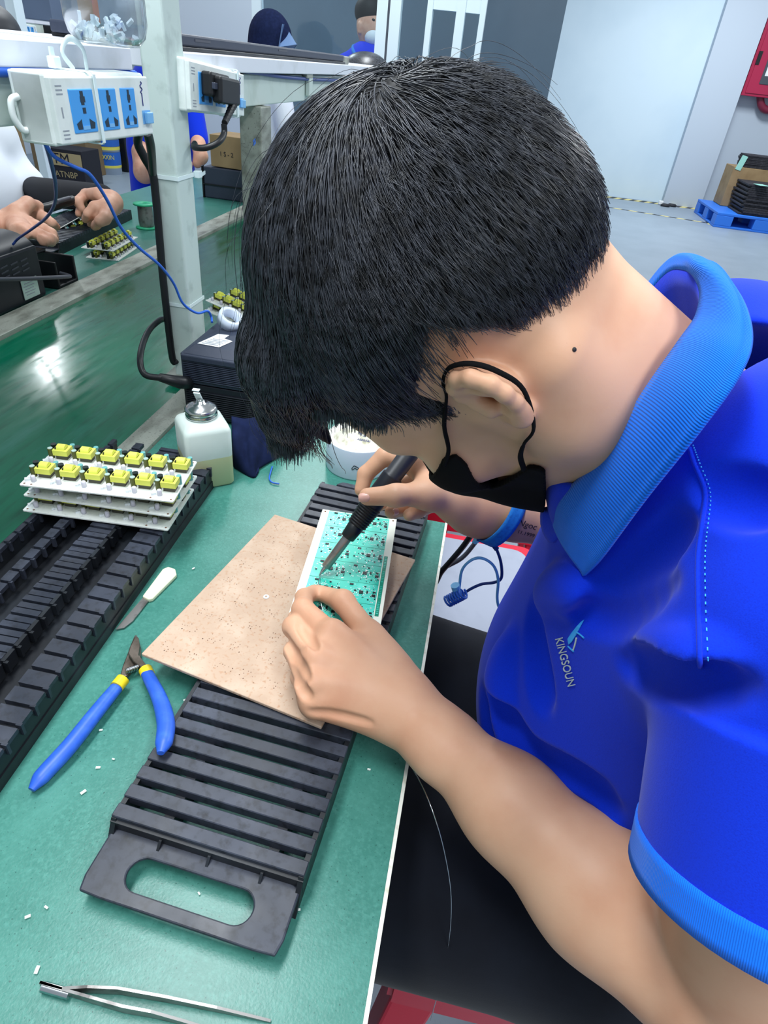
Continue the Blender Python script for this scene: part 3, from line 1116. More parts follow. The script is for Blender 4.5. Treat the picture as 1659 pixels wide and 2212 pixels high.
hv = Field()
hv.add(hell((-.014, .055, 0), (.102, .095, .088), .012), hell((-.016, .088, 0), (.080, .064, .076), .012), hell((-.054, .022, 0), (.044, .048, .062), .012))
fr = Field()
for l in (-.045, -.015, .015, .044):
    k = 1 - (l / .09) ** 2
    fr.add(RC(hl(.038, .108, l), hl(.078, .098 + .004 * k, l * .86), .034, .025, .015), RC(hl(.078, .098 + .004 * k, l * .86), hl(.112, .068, l * .8), .025, .011, .015))
hv.ops += fr.ops


class HairBase:
    def d(s, p):
        h = hairline(p)
        a = np.maximum(hv_main.d(p) + .006, head.d(p) - np.clip(.001 + .55 * h, -.03, .05))
        return np.minimum(a, fr.d(p) + .0125)
    k = .01


hv_main = Field(); hv_main.ops = hv.ops[:3]
hb = Field(); hb.add(HairBase())
sdf_obj('hair', hb, hl(0, .05, 0) - .21, hl(0, .05, 0) + .21, .0022, M['hair_base'], person, label='black hair cut short at the sides with a long fringe')
HAIR = bpy.data.objects['hair']


def hit(field, px, py, t0=.1):
    d = CAMR @ np.array([(px - CX) / FPX, -(py - CY) / FPX, -1.0]); d /= np.linalg.norm(d)
    t = t0
    for _ in range(300):
        v = field.d((CAMPOS + d * t)[None, :])[0]
        if abs(v) < .0003:
            return CAMPOS + d * t
        t += v * .7
        if t > 1.5:
            return None


WH = hit(hv, 835, 148)
if WH is None:
    WH = hl(-.09, .11, .0)


def strands(n, kind):
    v = rng.normal(size=(n * 4, 3)); v /= np.linalg.norm(v, axis=1)[:, None]
    c = hl(-.012, .048, 0)
    lo = np.zeros(len(v)); hi = np.full(len(v), .14)
    for _ in range(18):
        mid = (lo + hi) / 2
        ins = head.d(c + v * mid[:, None]) < 0
        lo = np.where(ins, mid, lo); hi = np.where(ins, hi, mid)
    p = c + v * lo[:, None]
    h = hairline(p)
    f, u, l = loc(p)
    az = np.degrees(np.arctan2(np.abs(l), f + .012))
    und = np.interp(az, [0, 60, 90, 140, 180], [.02, .055, .088, .075, .055])     # below this line the sides are cut short
    nearcam = (l > -.055) | (u > .05)
    if kind == 'long':
        keep = (h > 0) & (u > und - .004)
    elif kind == 'short':
        keep = (h > -.001) & (u <= und + .016) & nearcam
    else:
        keep = (h > .02) & (u > und + .01)
    p = p[keep][:n]
    n = len(p)
    fld0 = hb if kind == 'short' else hv
    vv = p - c; vv /= np.linalg.norm(vv, axis=1)[:, None]
    lo = np.full(n, .03); hi = np.full(n, .19)
    for _ in range(18):
        mid = (lo + hi) / 2
        ins = fld0.d(c + vv * mid[:, None]) < 0
        lo = np.where(ins, mid, lo); hi = np.where(ins, hi, mid)
    rr0 = np.linalg.norm(p - c, axis=1)
    if kind == 'short':
        p = c + vv * np.maximum(lo - .001, rr0)[:, None]
    else:
        p = c + vv * np.maximum(lo - rng.uniform(.0, .012, n), rr0)[:, None]
    f, u, l = loc(p)
    h = hairline(p)
    if kind == 'long':
        T, ln = 18, rng.uniform(.075, .125, n) * np.clip(.55 + (u - .05) * 6, .6, 1.1)
        depth = np.abs(rng.normal(0, .004, n))
    elif kind == 'short':
        T, ln = 8, np.clip(.006 + .30 * h, .005, .026) * rng.uniform(.8, 1.25, n)
        depth = None
    else:
        T, ln = 20, rng.uniform(.06, .13, n)
        depth = -rng.uniform(.002, .011, n) ** 1.0
    step = ln / (T - 1)
    pts = [p.copy()]
    g = np.array([0, 0, -1.0])
    prev = None
    jit = rng.normal(size=(n, 3)) * (.20 if kind == 'long' else .28)
    # clumps share a drift
    cl = np.sin(p @ np.array([310., 0, 170.]) + 3 * np.sin(p @ np.array([0, 420., 90.])))
    for t in range(1, T):
        fld = hv if kind != 'short' else hb
        nn = grad(fld, p)
        w = p - WH
        f, u, l = loc(p)
        side = np.clip((l - .01) / .06, 0, 1)
        d = w / (np.linalg.norm(w, axis=1)[:, None] + 1e-9)
        d = d + np.cross(nn, d) * (.9 * np.exp(-np.linalg.norm(w, axis=1) / .05))[:, None] + g * (.42 if kind != 'short' else .22) - HU * (.55 * side * np.clip((.13 - u) / .08, 0, 1))[:, None] + jit + (HU * .12 * cl[:, None])
        if kind == 'short':
            d = d - HU * .25
        d = d - nn * np.einsum('ij,ij->i', d, nn)[:, None]
        d /= np.linalg.norm(d, axis=1)[:, None] + 1e-9
        if kind == 'short':
            d = d + nn * (.40 - .04 * t); d /= np.linalg.norm(d, axis=1)[:, None]
        if prev is not None:
            under = (nn @ g) > .62
            d = np.where(under[:, None] & (kind == 'long'), prev * .9 + g * .2, prev * .45 + d * .55)
            d /= np.linalg.norm(d, axis=1)[:, None] + 1e-9
        st = step if kind == 'short' else np.where((nn @ g) > .62, step * .22, step)
        p = p + d * st[:, None]
        if kind != 'short':
            v = hv.d(p)
            under = (nn @ g) > .62
            rise = .22 if t < 5 else .5
            corr = (-depth - v) * rise
            corr = np.where(under, 0, corr)
            p = p + nn * corr[:, None]
        prev = d
        pts.append(p.copy())
    return np.stack(pts, 1), T           # n,T,3


def tubes(S, r0, r1, sides=3):
    n, T, _ = S.shape
    tan = np.gradient(S, axis=1)
    tan /= np.linalg.norm(tan, axis=2)[:, :, None] + 1e-12
    ref = np.tile(np.array([.31, .2, .93]), (n, T, 1))
    u = np.cross(tan, ref); u /= np.linalg.norm(u, axis=2)[:, :, None] + 1e-12
    w = np.cross(tan, u)
    tt = np.linspace(0, 1, T)
    r = (r0 + (r1 - r0) * tt ** 1.5)[None, :, None]
    rings = [S + (u * math.cos(2 * math.pi * k / sides) + w * math.sin(2 * math.pi * k / sides)) * r for k in range(sides)]
    V = np.stack(rings, 2).reshape(-1, 3)
    base = (np.arange(n)[:, None] * T + np.arange(T - 1)[None, :])[:, :, None] * sides
    k = np.arange(sides)[None, None, :]; k2 = (k + 1) % sides
    Q = np.stack([base + k, base + k2, base + sides + k2, base + sides + k], -1).reshape(-1, 4)
    return V, Q


allV, allQ, off = [], [], 0
for kind, n, r0, r1 in (('long', 15000, .00034, .00016), ('short', 16000, .00026, .00012), ('fly', 120, .00014, .00008)):
    S, T = strands(n, kind)
    V, Q = tubes(S, r0, r1)
    allV.append(V); allQ.append(Q + off); off += len(V)
V, Q = np.concatenate(allV), np.concatenate(allQ)
hs = link_mesh('hair_strands', V, Q, M['hair'], HAIR, True)
hs['kind'] = 'stuff'

# ------------------------------------------------------------------ face mask with ear loops
class MaskShell:
    k = .01

    def d(s, p):
        f, u, l = loc(p)
        b = mbase.d(p)
        # side edge: two wings reaching towards the ear with a dip between them
        edge = np.interp(u, [-.085, -.075, -.0626, -.0549, -.0504, -.0446, -.0425, -.040, -.0361, -.0258, -.0104, -.0017, .004, .012, .03],
                         [.12, .09, .0615, .0440, .0420, .0450, .060, .078, .0885, .0745, .0545, .0500, .0565, .066, .10])
        cut = np.where(np.abs(l) > .018, (edge - f) * .6, (edge - f) * .6)
        top = (u - (.012 - np.abs(l) * .12)) * .9
        return np.maximum(np.maximum(b - .0042, -(b - .0006)), np.maximum(cut, top))


mbase = Field(); mbase.ops = list(head.ops)
mbase.add(RC(hl(.108, -.018, 0), hl(.092, -.088, 0), .014, .014, .03), hell((.086, -.045, 0), (.022, .05, .027), .025))
mk = Field(); mk.add(MaskShell())
mo = sdf_obj('face_mask', mk, hl(.07, -.05, 0) - .11, hl(.07, -.05, 0) + .11, .0011, M['mask_black'], person, label='black cloth face mask')


def surf(fld, q, off):
    q = np.array(q)[None, :].copy()
    for _ in range(12):
        q = q + grad(fld, q) * (off - fld.d(q))[:, None] * .8
    return q[0]


for s in (1, -1):
    def e(f, u, l):
        ca, sa = math.cos(math.radians(14)), math.sin(math.radians(14))
        f, u = f * .61, u * .61
        return hl(f * ca + u * -sa - .004, u * ca + f * sa - .002, s * (.074 + (l - .077) * .85))
    top = [surf(mbase, hl(.058, .001, .060 * s), .005), surf(mbase, hl(.046, .004, .063 * s), .004), surf(skin, hl(.028, .012, .070 * s), .003), surf(skin, e(.016, .026, .080), .003)]
    arc = [surf(skin, e(.006, .038, .082), .0018), surf(skin, e(-.012, .044, .086), .0018), surf(skin, e(-.030, .034, .092), .0018), surf(skin, e(-.036, .014, .092), .0018), surf(skin, e(-.027, -.014, .088), .0018)]
    low = [surf(skin, e(-.004, -.042, .082), .002), surf(head, hl(.015, -.031, .071 * s), .0035), surf(mbase, hl(.030, -.036, .062 * s), .004), surf(mbase, hl(.044, -.0425, .056 * s), .005)]
    pts = spline(top + arc + low, 6)
    mb = MB(); mb.tube(pts, [.0021 if (i < 16 or i > len(pts) - 12) else .0015 for i in range(len(pts))], 8, flat=.6)
    mb.build('ear_loop', M['mask_black'], mo)
# ------------------------------------------------------------------ details on the clothes, wrist strap, skin marks
def drape_text(name, body, size, px0, dirpx, uppx, fld, m, parent, lift=.0007, ext=.0004):
    """lettering laid on a curved surface: the flat outline is dropped on to the surface point by point"""
    cu = bpy.data.curves.new(name, 'FONT'); cu.body = body; cu.size = 1.0; cu.align_x = 'CENTER'; cu.align_y = 'CENTER'
    o = bpy.data.objects.new(name + '_tmp', cu); COL.objects.link(o)
    dg = bpy.context.evaluated_depsgraph_get(); dg.update()
    me = bpy.data.meshes.new_from_object(o.evaluated_get(dg)); bpy.data.objects.remove(o, do_unlink=True)
    bm = bmesh.new(); bm.from_mesh(me)
    bmesh.ops.subdivide_edges(bm, edges=[e for e in bm.edges if e.calc_length() > .3], cuts=1)
    d = np.array(dirpx, float); d /= np.linalg.norm(d); u = np.array(uppx, float); u /= np.linalg.norm(u)
    Mi = rootmat(_rootof(parent)).inverted()
    bm.verts.ensure_lookup_table()
    QQ = np.array([np.array(px0) + d * v.co.x * size[0] + u * v.co.y * size[1] for v in bm.verts])
    PP = hits(fld, QQ); NN = grad(fld, PP)
    for v, p, n in zip(bm.verts, PP, NN):
        v.co = Mi @ Vector(p + n * lift)
    me2 = bpy.data.meshes.new(name); bm.to_mesh(me2); bm.free()
    me2.materials.append(m)
    for p in me2.polygons:
        p.material_index = 0
    o = bpy.data.objects.new(name, me2); COL.objects.link(o); o.parent = parent
    md = o.modifiers.new('thick', 'SOLIDIFY'); md.thickness = ext; md.offset = 0
    return o


def drape_poly(name, poly, fld, m, parent, lift=.0006, thick=.0005):
    V = []
    PP = hits(fld, poly); V = list(PP + grad(fld, PP) * lift)
    mb = MB(); mb.add(V, [tuple(range(len(V)))])
    return mb.build(name, m, parent, solid=thick)


def drape_line(name, pix, r, fld, m, parent, lift=.0003, dash=None):
    pp = spline([np.array(q, float) for q in pix], 14)
    V = []
    PP = hits(fld, pp); V = list(PP + grad(fld, PP) * lift)
    mb = MB()
    if dash:
        for i in range(0, len(V) - 1, 2):
            mb.tube([V[i], V[i] * .35 + V[i + 1] * .65], r, 5)
    else:
        mb.tube(V, r, 6)
    return mb.build(name, m, parent)


sh_o = bpy.data.objects['shirt']
drape_text('chest_lettering', 'KINGSOUN', (21, 24), (1222, 1430), (40, 150), (24, -6), shirt, M['thread_white'], sh_o).name = 'embroidered_lettering'
em = drape_poly('embroidered_emblem', [(1263, 1339), (1254, 1356), (1246, 1372), (1236, 1387), (1230, 1392), (1228, 1380), (1236, 1367), (1247, 1354), (1256, 1344)], shirt, M['thread_light'], sh_o)
drape_line('emblem_stroke', [(1246, 1366), (1254, 1371), (1262, 1378)], .0006, shirt, M['thread_light'], sh_o)
drape_line('emblem_stroke', [(1246, 1378), (1243, 1392), (1239, 1404)], .0006, shirt, M['thread_white'], sh_o)
drape_line('emblem_stroke', [(1228, 1396), (1234, 1402), (1240, 1407)], .0006, shirt, M['thread_light'], sh_o)
drape_line('shoulder_seam', [(1490, 968), (1500, 1000), (1522, 1060), (1518, 1120), (1508, 1200), (1508, 1300), (1512, 1440)], .0012, shirt, M['shirt'], sh_o, lift=0)
drape_line('seam_stitching', [(1498, 962), (1512, 1000), (1534, 1062), (1530, 1130), (1524, 1200), (1525, 1300), (1530, 1440)], .00035, shirt, M['thread_light'], sh_o, dash=True)
# tattoo and mole
drape_text('tattoo', 'Ngoc', (19, 19), (1140, 1134), (20, 6), (10, -19), skin, M['tattoo'], bpy.data.objects['body'], lift=.0002, ext=.0001)
drape_text('tattoo', '11.1999', (12, 11), (1136, 1153), (22, 6), (8, -19), skin, M['tattoo'], bpy.data.objects['body'], lift=.0002, ext=.0001)
pm = hit(skin, 1241, 755)
mb = MB(); mb.lathe([(0, .0004), (.0008, .0003), (.0012, 0)], (0, 0, 0), 12)
nm = Vector(grad(skin, pm[None, :])[0]); Q = nm.to_track_quat('Z', 'Y').to_matrix()
mb.v = [tuple(Q @ Vector(v) + Vector(pm)) for v in mb.v]
mb.build('mole', M['brow'], bpy.data.objects['body'])
# wrist strap
bc_ = Ra(.905)
bax = _n(np.array([-.88, -.10, .42]))
band = ring_band('wrist_strap', bc_ + np.array([0, 0, -.002]), bax, .0360, .0150, M['band_blue'], uvrep=10, thick=.0014, label='bright blue elastic wrist strap')
q = P(1046, 1168, y=.536)
mb = MB(); mb.box(q, (.016, .004, .006), (0, .3, 0)); mb.build('strap_buckle', M['cable_navy'], band, bevel=.0008)
mb = MB(); mb.box(P(1034, 1158, y=.545), (.005, .016, .012), (.4, .5, 0)); mb.build('strap_tab', M['cord_sky'], band, bevel=.0006)
mb = MB(); mb.tube([P(1062, 1172, y=.532), P(1073, 1186, y=.532)], .0030, 8); mb.build('strap_snap', M['cable_navy'], band)
yc = .535
c1 = thing('strap_cord', 'thin dark blue grounding cord running from the wrist strap to the coiled plug', 'cord', tuple(P(1073, 1186, y=yc)))
mb = MB(); mb.tube(spline([P(1072, 1184, y=.532), P(1082, 1215, y=yc), P(1083, 1248, y=yc), P(1068, 1258, y=yc), P(1040, 1262, y=yc), P(1012, 1275, y=yc), P(998, 1288, y=yc)], 8), .0017, 8); mb.build('wire', M['cable_navy'], c1)
c2 = thing('strap_cord', 'sky blue cord looping up from the coiled plug and down to the black clip', 'cord', tuple(P(990, 1275, y=yc)))
mb = MB(); mb.tube(spline([P(992, 1272, y=.53), P(998, 1232, y=.53), P(1018, 1210, y=.53), P(1042, 1206, y=.53), P(1066, 1222, y=.53), P(1076, 1252, y=.53), P(1074, 1290, y=.53), P(1078, 1312, y=.53), P(1088, 1322, y=.53)], 8), .0016, 8); mb.build('wire', M['cord_sky'], c2)
pg = thing('cord_plug', 'blue plug with the cord coiled round it beside the bench edge', 'plug', tuple(P(985, 1285, y=.52)))
mb = MB(); mb.tube([P(983, 1264, y=.525), P(990, 1285, y=.525)], .0052, 12); mb.build('plug_body', M['cord_sky'], pg)
a, b = P(1002, 1281, y=.52), P(966, 1300, y=.52)
t_ = _n(b - a); u_ = _n(np.cross(t_, (0, 0, 1))); w_ = np.cross(t_, u_)
mb = MB(); mb.tube([a + (b - a) * k / 72 + (u_ * math.cos(k * .62) + w_ * math.sin(k * .62)) * .0062 for k in range(73)], .0013, 6); mb.build('coil', M['cable_blue'], pg)
cp2 = thing('clip', 'small black and blue clip on the trousers where the sky blue cord ends', 'clip', tuple(P(1092, 1325, y=.53)))
mb = MB(); mb.tube([P(1082, 1320, y=.53), P(1104, 1328, y=.53)], [.0040, .0030], 10); mb.build('clip_body', M['cable_black'], cp2)
mb = MB(); mb.tube([P(1080, 1316, y=.529), P(1092, 1321, y=.529)], [.0030, .0026], 10); mb.build('clip_sleeve', M['cord_sky'], cp2)
# ------------------------------------------------------------------ slatted black trays
def basis(o, ang):
    ca, sa = math.cos(ang), math.sin(ang)
    return lambda v: (o[0] + v[0] * ca - v[1] * sa, o[1] + v[0] * sa + v[1] * ca, o[2] + v[2])


def slatted_tray(label, loc, ang, length=.555, width=.152, n=30, h=.030):
    """local: x across (0 = middle), y along from the handle end"""
    t = thing('slatted_tray', label, 'tray', loc, ang)
    B = basis(loc, ang)
    hw = width / 2
    pitch = .0163
    y0 = .046
    for i in range(n):
        y = y0 + i * pitch
        mb = MB()
        step = 0
        if i >= 0:
            xl = -hw + (.004 if i % 9 > 4 else 0.0)
            z1, z0 = h, h - .009
            pts = [(xl, y, z0), (hw, y, z0), (hw, y + .0118, z0), (xl, y + .0118, z0), (xl, y + .0006, z1), (hw, y + .0006, z1), (hw, y + .0112, z1), (xl, y + .0112, z1)]
            mb.add([B(p) for p in pts], [(0, 3, 2, 1), (4, 5, 6, 7), (0, 1, 5, 4), (1, 2, 6, 5), (2, 3, 7, 6), (3, 0, 4, 7)])
        mb.build('slat', M['black_plastic'], t, bevel=.0006, seg=1)
    ye = y0 + n * pitch
    for sx in (-.5, .62, -.998, .998):
        x = sx * hw
        mb = MB()
        wd = .008 if abs(sx) < .9 else .004
        zt = h - .0085 if abs(sx) < .9 else h - .002
        xx = x - math.copysign(wd / 2, x) if abs(sx) > .9 else x
        ys, yt = (.048, .050) if abs(sx) < .9 else (.030, .046)
        pts = [(xx - wd / 2, ys, 0), (xx + wd / 2, ys, 0), (xx + wd / 2, ye, 0), (xx - wd / 2, ye, 0), (xx - wd / 2, yt, zt), (xx + wd / 2, yt, zt), (xx + wd / 2, ye, zt), (xx - wd / 2, ye, zt)]
        mb.add([B(p) for p in pts], [(0, 3, 2, 1), (4, 5, 6, 7), (0, 1, 5, 4), (1, 2, 6, 5), (2, 3, 7, 6), (3, 0, 4, 7)])
        mb.build('side_rail', M['black_rack'], t)
    # front wall below the first slat with three small ribs
    mb = MB()
    pts = [(-hw, .044, .010), (hw, .044, .010), (hw, .047, .010), (-hw, .047, .010), (-hw, .044, h - .004), (hw, .044, h - .004), (hw, .047, h - .004), (-hw, .047, h - .004)]
    mb.add([B(p) for p in pts], [(0, 3, 2, 1), (4, 5, 6, 7), (0, 1, 5, 4), (1, 2, 6, 5), (2, 3, 7, 6), (3, 0, 4, 7)])
    for x in (-.035, .004, .045):
        pts = [(x - .001, .037, .016), (x + .001, .037, .016), (x + .001, .045, .016), (x - .001, .045, .016), (x - .001, .043, h - .008), (x + .001, .043, h - .008), (x + .001, .045, h - .008), (x - .001, .045, h - .008)]
        mb.add([B(p) for p in pts], [(0, 3, 2, 1), (4, 5, 6, 7), (0, 1, 5, 4), (1, 2, 6, 5), (2, 3, 7, 6), (3, 0, 4, 7)])
    mb.build('front_wall', M['black_rack'], t)
    # handle plate with a stadium hole
    outer, inner = [], []
    ow, y_a, y_b = hw - .001, -.001, .047
    hx, hy, cy, rc = .036, .0115, .0205, .005
    K = 12
    for q in range(4):
        for k in range(K):
            f = k / K
            if q in (0, 2):                      # straight runs
                sg = 1 if q == 0 else -1
                x = (-hx + 2 * hx * f) * sg
                inner.append((x, cy - hy * sg)); outer.append((x, y_a if sg > 0 else y_b))
            else:                                # round ends
                sg = 1 if q == 1 else -1
                a = (-math.pi / 2 + math.pi * f) if sg > 0 else (math.pi / 2 + math.pi * f)
                d = (math.cos(a), math.sin(a))
                inner.append((hx * sg + hy * d[0], cy + hy * d[1]))
                tx_ = (ow - hx) / abs(d[0]) if abs(d[0]) > 1e-6 else 1e9
                ty_ = ((y_b - cy) if d[1] > 0 else (cy - y_a)) / max(abs(d[1]), 1e-6)
                t_ = min(tx_, ty_)
                p_ = [hx * sg + d[0] * t_, cy + d[1] * t_]
                # soften the outer corners
                ex, ey = ow - abs(p_[0]), min(abs(y_b - p_[1]), abs(p_[1] - y_a))
                if ex < rc and ey < rc and p_[1] < cy:
                    p_[0] -= math.copysign((rc - ex) * .18, p_[0]); p_[1] += (rc - ey) * .18
                outer.append(tuple(p_))
    N = len(inner)
    mb = MB()
    V = []
    for z in (.0135, .0170):
        V += [B((p[0], p[1], z)) for p in outer] + [B((p[0], p[1], z)) for p in inner]
    Fc = []
    for k in range(N):
        k2 = (k + 1) % N
        Fc += [(2 * N + k, 2 * N + k2, 3 * N + k2, 3 * N + k), (k2, k, N + k, N + k2), (k, k2, 2 * N + k2, 2 * N + k), (N + k2, N + k, 3 * N + k, 3 * N + k2)]
    mb.add(V, Fc)
    mb.build('handle_plate', M['black_plastic'], t, bevel=.0012, seg=2)
    # far lip
    mb = MB()
    pts = [(-.056, ye, .018), (.056, ye, .018), (.050, ye + .012, .018), (-.050, ye + .012, .018), (-.056, ye, h - .001), (.056, ye, h - .001), (.050, ye + .012, h - .003), (-.050, ye + .012, h - .003)]
    mb.add([B(p) for p in pts], [(0, 3, 2, 1), (4, 5, 6, 7), (0, 1, 5, 4), (1, 2, 6, 5), (2, 3, 7, 6), (3, 0, 4, 7)])
    mb.build('end_lip', M['black_plastic'], t, bevel=.002)
    return t


a_, b_ = P(239, 1764, z=.78), P(690, 1048, z=.78)
c_ = P(656, 1893, z=.78)
_dir = b_ - a_
TANG = math.atan2(_dir[1], _dir[0]) - math.pi / 2
_mid = (a_ + c_) / 2
_dy = np.array([math.cos(TANG + math.pi / 2), math.sin(TANG + math.pi / 2), 0])
_o = _mid - _dy * .046
slatted_tray('black slatted tray with an oval handle hole under the brown board', (_o[0], _o[1], .750), TANG)

# ------------------------------------------------------------------ toothed black rack on the left
RA = P(342, 1158, z=.785); RB = P(12, 1600, z=.785)
_d = RA - RB
RANG = math.atan2(_d[1], _d[0]) - math.pi / 2
rk_o = RB + _n(_d) * (-.10)
RK = thing('component_rack', 'long black rack with toothed rails and grooves on the left of the bench', 'rack', (rk_o[0], rk_o[1], .750), RANG)
B = basis((rk_o[0], rk_o[1], .750), RANG)
RL = .56


def lbox(mb, B, x0, x1, y0, y1, z0, z1, sl=0.0):
    pts = [(x0, y0, z0), (x1, y0, z0), (x1, y1, z0), (x0, y1, z0), (x0, y0, z1), (x1, y0, z1 - sl), (x1, y1, z1 - sl), (x0, y1, z1)]
    mb.add([B(p) for p in pts], [(0, 3, 2, 1), (4, 5, 6, 7), (0, 1, 5, 4), (1, 2, 6, 5), (2, 3, 7, 6), (3, 0, 4, 7)])


mb = MB(); lbox(mb, B, -.178, .002, 0, RL, 0, .012); mb.build('base', M['black_rack'], RK)
mb = MB(); lbox(mb, B, -.026, .001, 0, RL, .012, .030); mb.build('rail', M['black_rack'], RK)
mb = MB(); lbox(mb, B, -.082, -.056, 0, RL, .012, .0285); mb.build('centre_strip', M['black_rack'], RK)
for x in (-.115, -.150):
    mb = MB(); lbox(mb, B, x - .004, x, 0, RL, .012, .030); mb.build('rail', M['black_rack'], RK)
npt = 30
for i in range(npt):
    y = .004 + i * RL / npt
    mb = MB(); lbox(mb, B, -.025, .002, y, y + .0148, .030, .0355, .001); lbox(mb, B, -.002, .003, y - .0012, y + .0016, .022, .0345); mb.build('tooth', M['black_plastic'], RK)
    mb = MB(); lbox(mb, B, -.120, -.109, y, y + .0150, .030, .0350); lbox(mb, B, -.111, -.107, y - .001, y + .002, .022, .034); mb.build('tooth', M['black_plastic'], RK)
    mb = MB(); lbox(mb, B, -.155, -.149, y, y + .0150, .030, .0350); lbox(mb, B, -.151, -.147, y - .001, y + .002, .022, .034); mb.build('tooth', M['black_plastic'], RK)
ns = 62
for i in range(ns):
    y = .002 + i * RL / ns
    mb = MB(); lbox(mb, B, -.083, -.055, y, y + .0068, .0285, .0335 + (.0012 if i % 2 else 0)); mb.build('slat', M['black_plastic'], RK)
for i in range(npt):
    y = .004 + i * RL / npt
    mb = MB(); lbox(mb, B, -.055, -.051, y, y + .015, .018, .034); lbox(mb, B, -.052, -.048, y - .001, y + .002, .020, .033); mb.build('side_tab', M['black_rack'], RK)
mb = MB()
for k in range(4):
    lbox(mb, B, -.022 + k * .0055, -.019 + k * .0055, RL, RL + .030, .026, .034)
lbox(mb, B, -.024, .002, RL + .028, RL + .034, .018, .034); lbox(mb, B, -.024, .002, RL, RL + .034, .018, .027)
mb.build('end_grille', M['black_plastic'], RK)

# ------------------------------------------------------------------ circuit panels
def pcb_panel(label, loc, ang, group=None, rot=None):
    """component side up, 6 x 2 cells; x along the long side"""
    t = thing('circuit_panel', label, 'circuit board', loc, rot if rot is not None else ang, group)
    LX, LY = .174, .088
    mb = MB(); mb.rbox((0, 0, .0008), (LX, LY, .0016), .002); mb.build('board', M['pcb_white'], t, world=False)
    for r in range(2):
        for c in range(6):
            x = (c - 2.5) * .0287; y = (r - .5) * .041 + .0015
            tx, ty = x + .0045, y - .001
            mb = MB(); mb.box((tx, ty, .0045), (.013, .011, .006)); mb.build('transformer_base', M['core_dark'], t, world=False)
            mb = MB(); w, d, z0, z1 = .0086, .0074, .0075, .0145
            # ring shaped yellow core around a dark bobbin
            for (cx, cy, sx, sy) in ((tx, ty - d + .0018, 2 * w, .0036), (tx, ty + d - .0018, 2 * w, .0036), (tx - w + .002, ty, .004, 2 * d - .0072), (tx + w - .002, ty, .004, 2 * d - .0072)):
                mb.box((cx, cy, (z0 + z1) / 2), (sx, sy, z1 - z0))
            core = mb.build('transformer', M['yellow_core'], t, world=False)
            mb = MB(); mb.tube([(tx - .0045 + .0, ty, .0138), (tx + .0050, ty, .0138)], .0056, 16)
            mb.build('winding', M['yellow_core'], core, world=False)
            mb = MB(); mb.box((tx - .0015, ty - .0030, .0152), (.0105, .0034, .0022)); mb.box((tx, ty, .0128), (.0108, .0082, .004)); mb.build('bobbin', M['bobbin'], core, world=False, label='black bobbin')
            mb = MB(); mb.cyl((x - .0083, y - .0045, .0016), (x - .0083, y - .0045, .0145), .0032, n=14); cp = mb.build('capacitor', M['cap_olive'], t, world=False)
            mb = MB(); mb.cyl((x - .0083, y - .0045, .0146), (x - .0083, y - .0045, .0152), .0028, n=14); mb.build('capacitor_top', M['cap_top'], cp, world=False)
            mb = MB(); mb.cyl((x - .0085, y + .0045, .0016), (x - .0085, y + .0045, .0155), .0033, n=14); mb.build('capacitor', M['cap_black'], t, world=False, label='black capacitor')
            mb = MB(); mb.cyl((x + .0105, y + .0115, .0016), (x + .0105, y + .0115, .0130), .0028, n=14); mb.build('capacitor', M['cap_teal'], t, world=False, label='teal capacitor')
            mb = MB(); mb.lathe([(0, .0016), (.0028, .0016), (.0026, .0085), (.0018, .0092), (0, .0092)], (x - .0035, y - .0150, 0), 14); mb.build('inductor', M['cap_grey'], t, world=False, label='lilac grey inductor')
            mb = MB(); mb.box((x + .004, y + .0135, .005), (.004, .003, .007)); mb.build('film_capacitor', M['clear_film'], t, world=False)
            mb = MB(); mb.box((x - .011, y - .0145, .0030), (.0055, .005, .0028), (0, 0, .6)); mb.build('rectifier', M['clear_film'], t, world=False)
    for (x, y) in ((-.083, -.040), (.083, -.040), (-.083, .040), (.083, .040), (-.075, -.0405), (.060, -.0405)):
        mb = MB(); mb.cyl((x, y, .00162), (x, y, .0017), .0012, n=10); mb.build('mounting_hole', M['hole'], t, world=False)
    return t


bl, br_, tr_ = P(43, 1051, z=.831), P(377, 1088, z=.831), P(423, 994, z=.831)
ca_ = (bl + tr_) / 2
ang = math.atan2(br_[1] - bl[1], br_[0] - bl[0])
GP = 'circuit panels stacked on the black rack'
p3 = pcb_panel('topmost white circuit panel of the stack on the black rack, yellow transformers showing', (ca_[0], ca_[1], .8295), ang, GP)
bl, br_, tr_ = P(50, 1070, z=.812), P(368, 1116, z=.812), P(424, 1022, z=.812)
cb_ = (bl + tr_) / 2
p2 = dup(p3, (cb_[0], cb_[1], .8090 - .0005), math.atan2(br_[1] - bl[1], br_[0] - bl[0]), 'middle white circuit panel of the stack on the black rack', GP)
bl, br_, tr_ = P(48, 1104, z=.790), P(362, 1147, z=.790), P(418, 1052, z=.790)
cb_ = (bl + tr_) / 2
p1 = dup(p3, (cb_[0], cb_[1], .7875), math.atan2(br_[1] - bl[1], br_[0] - bl[0]), 'lowest white circuit panel, resting straight on the black rack', GP)

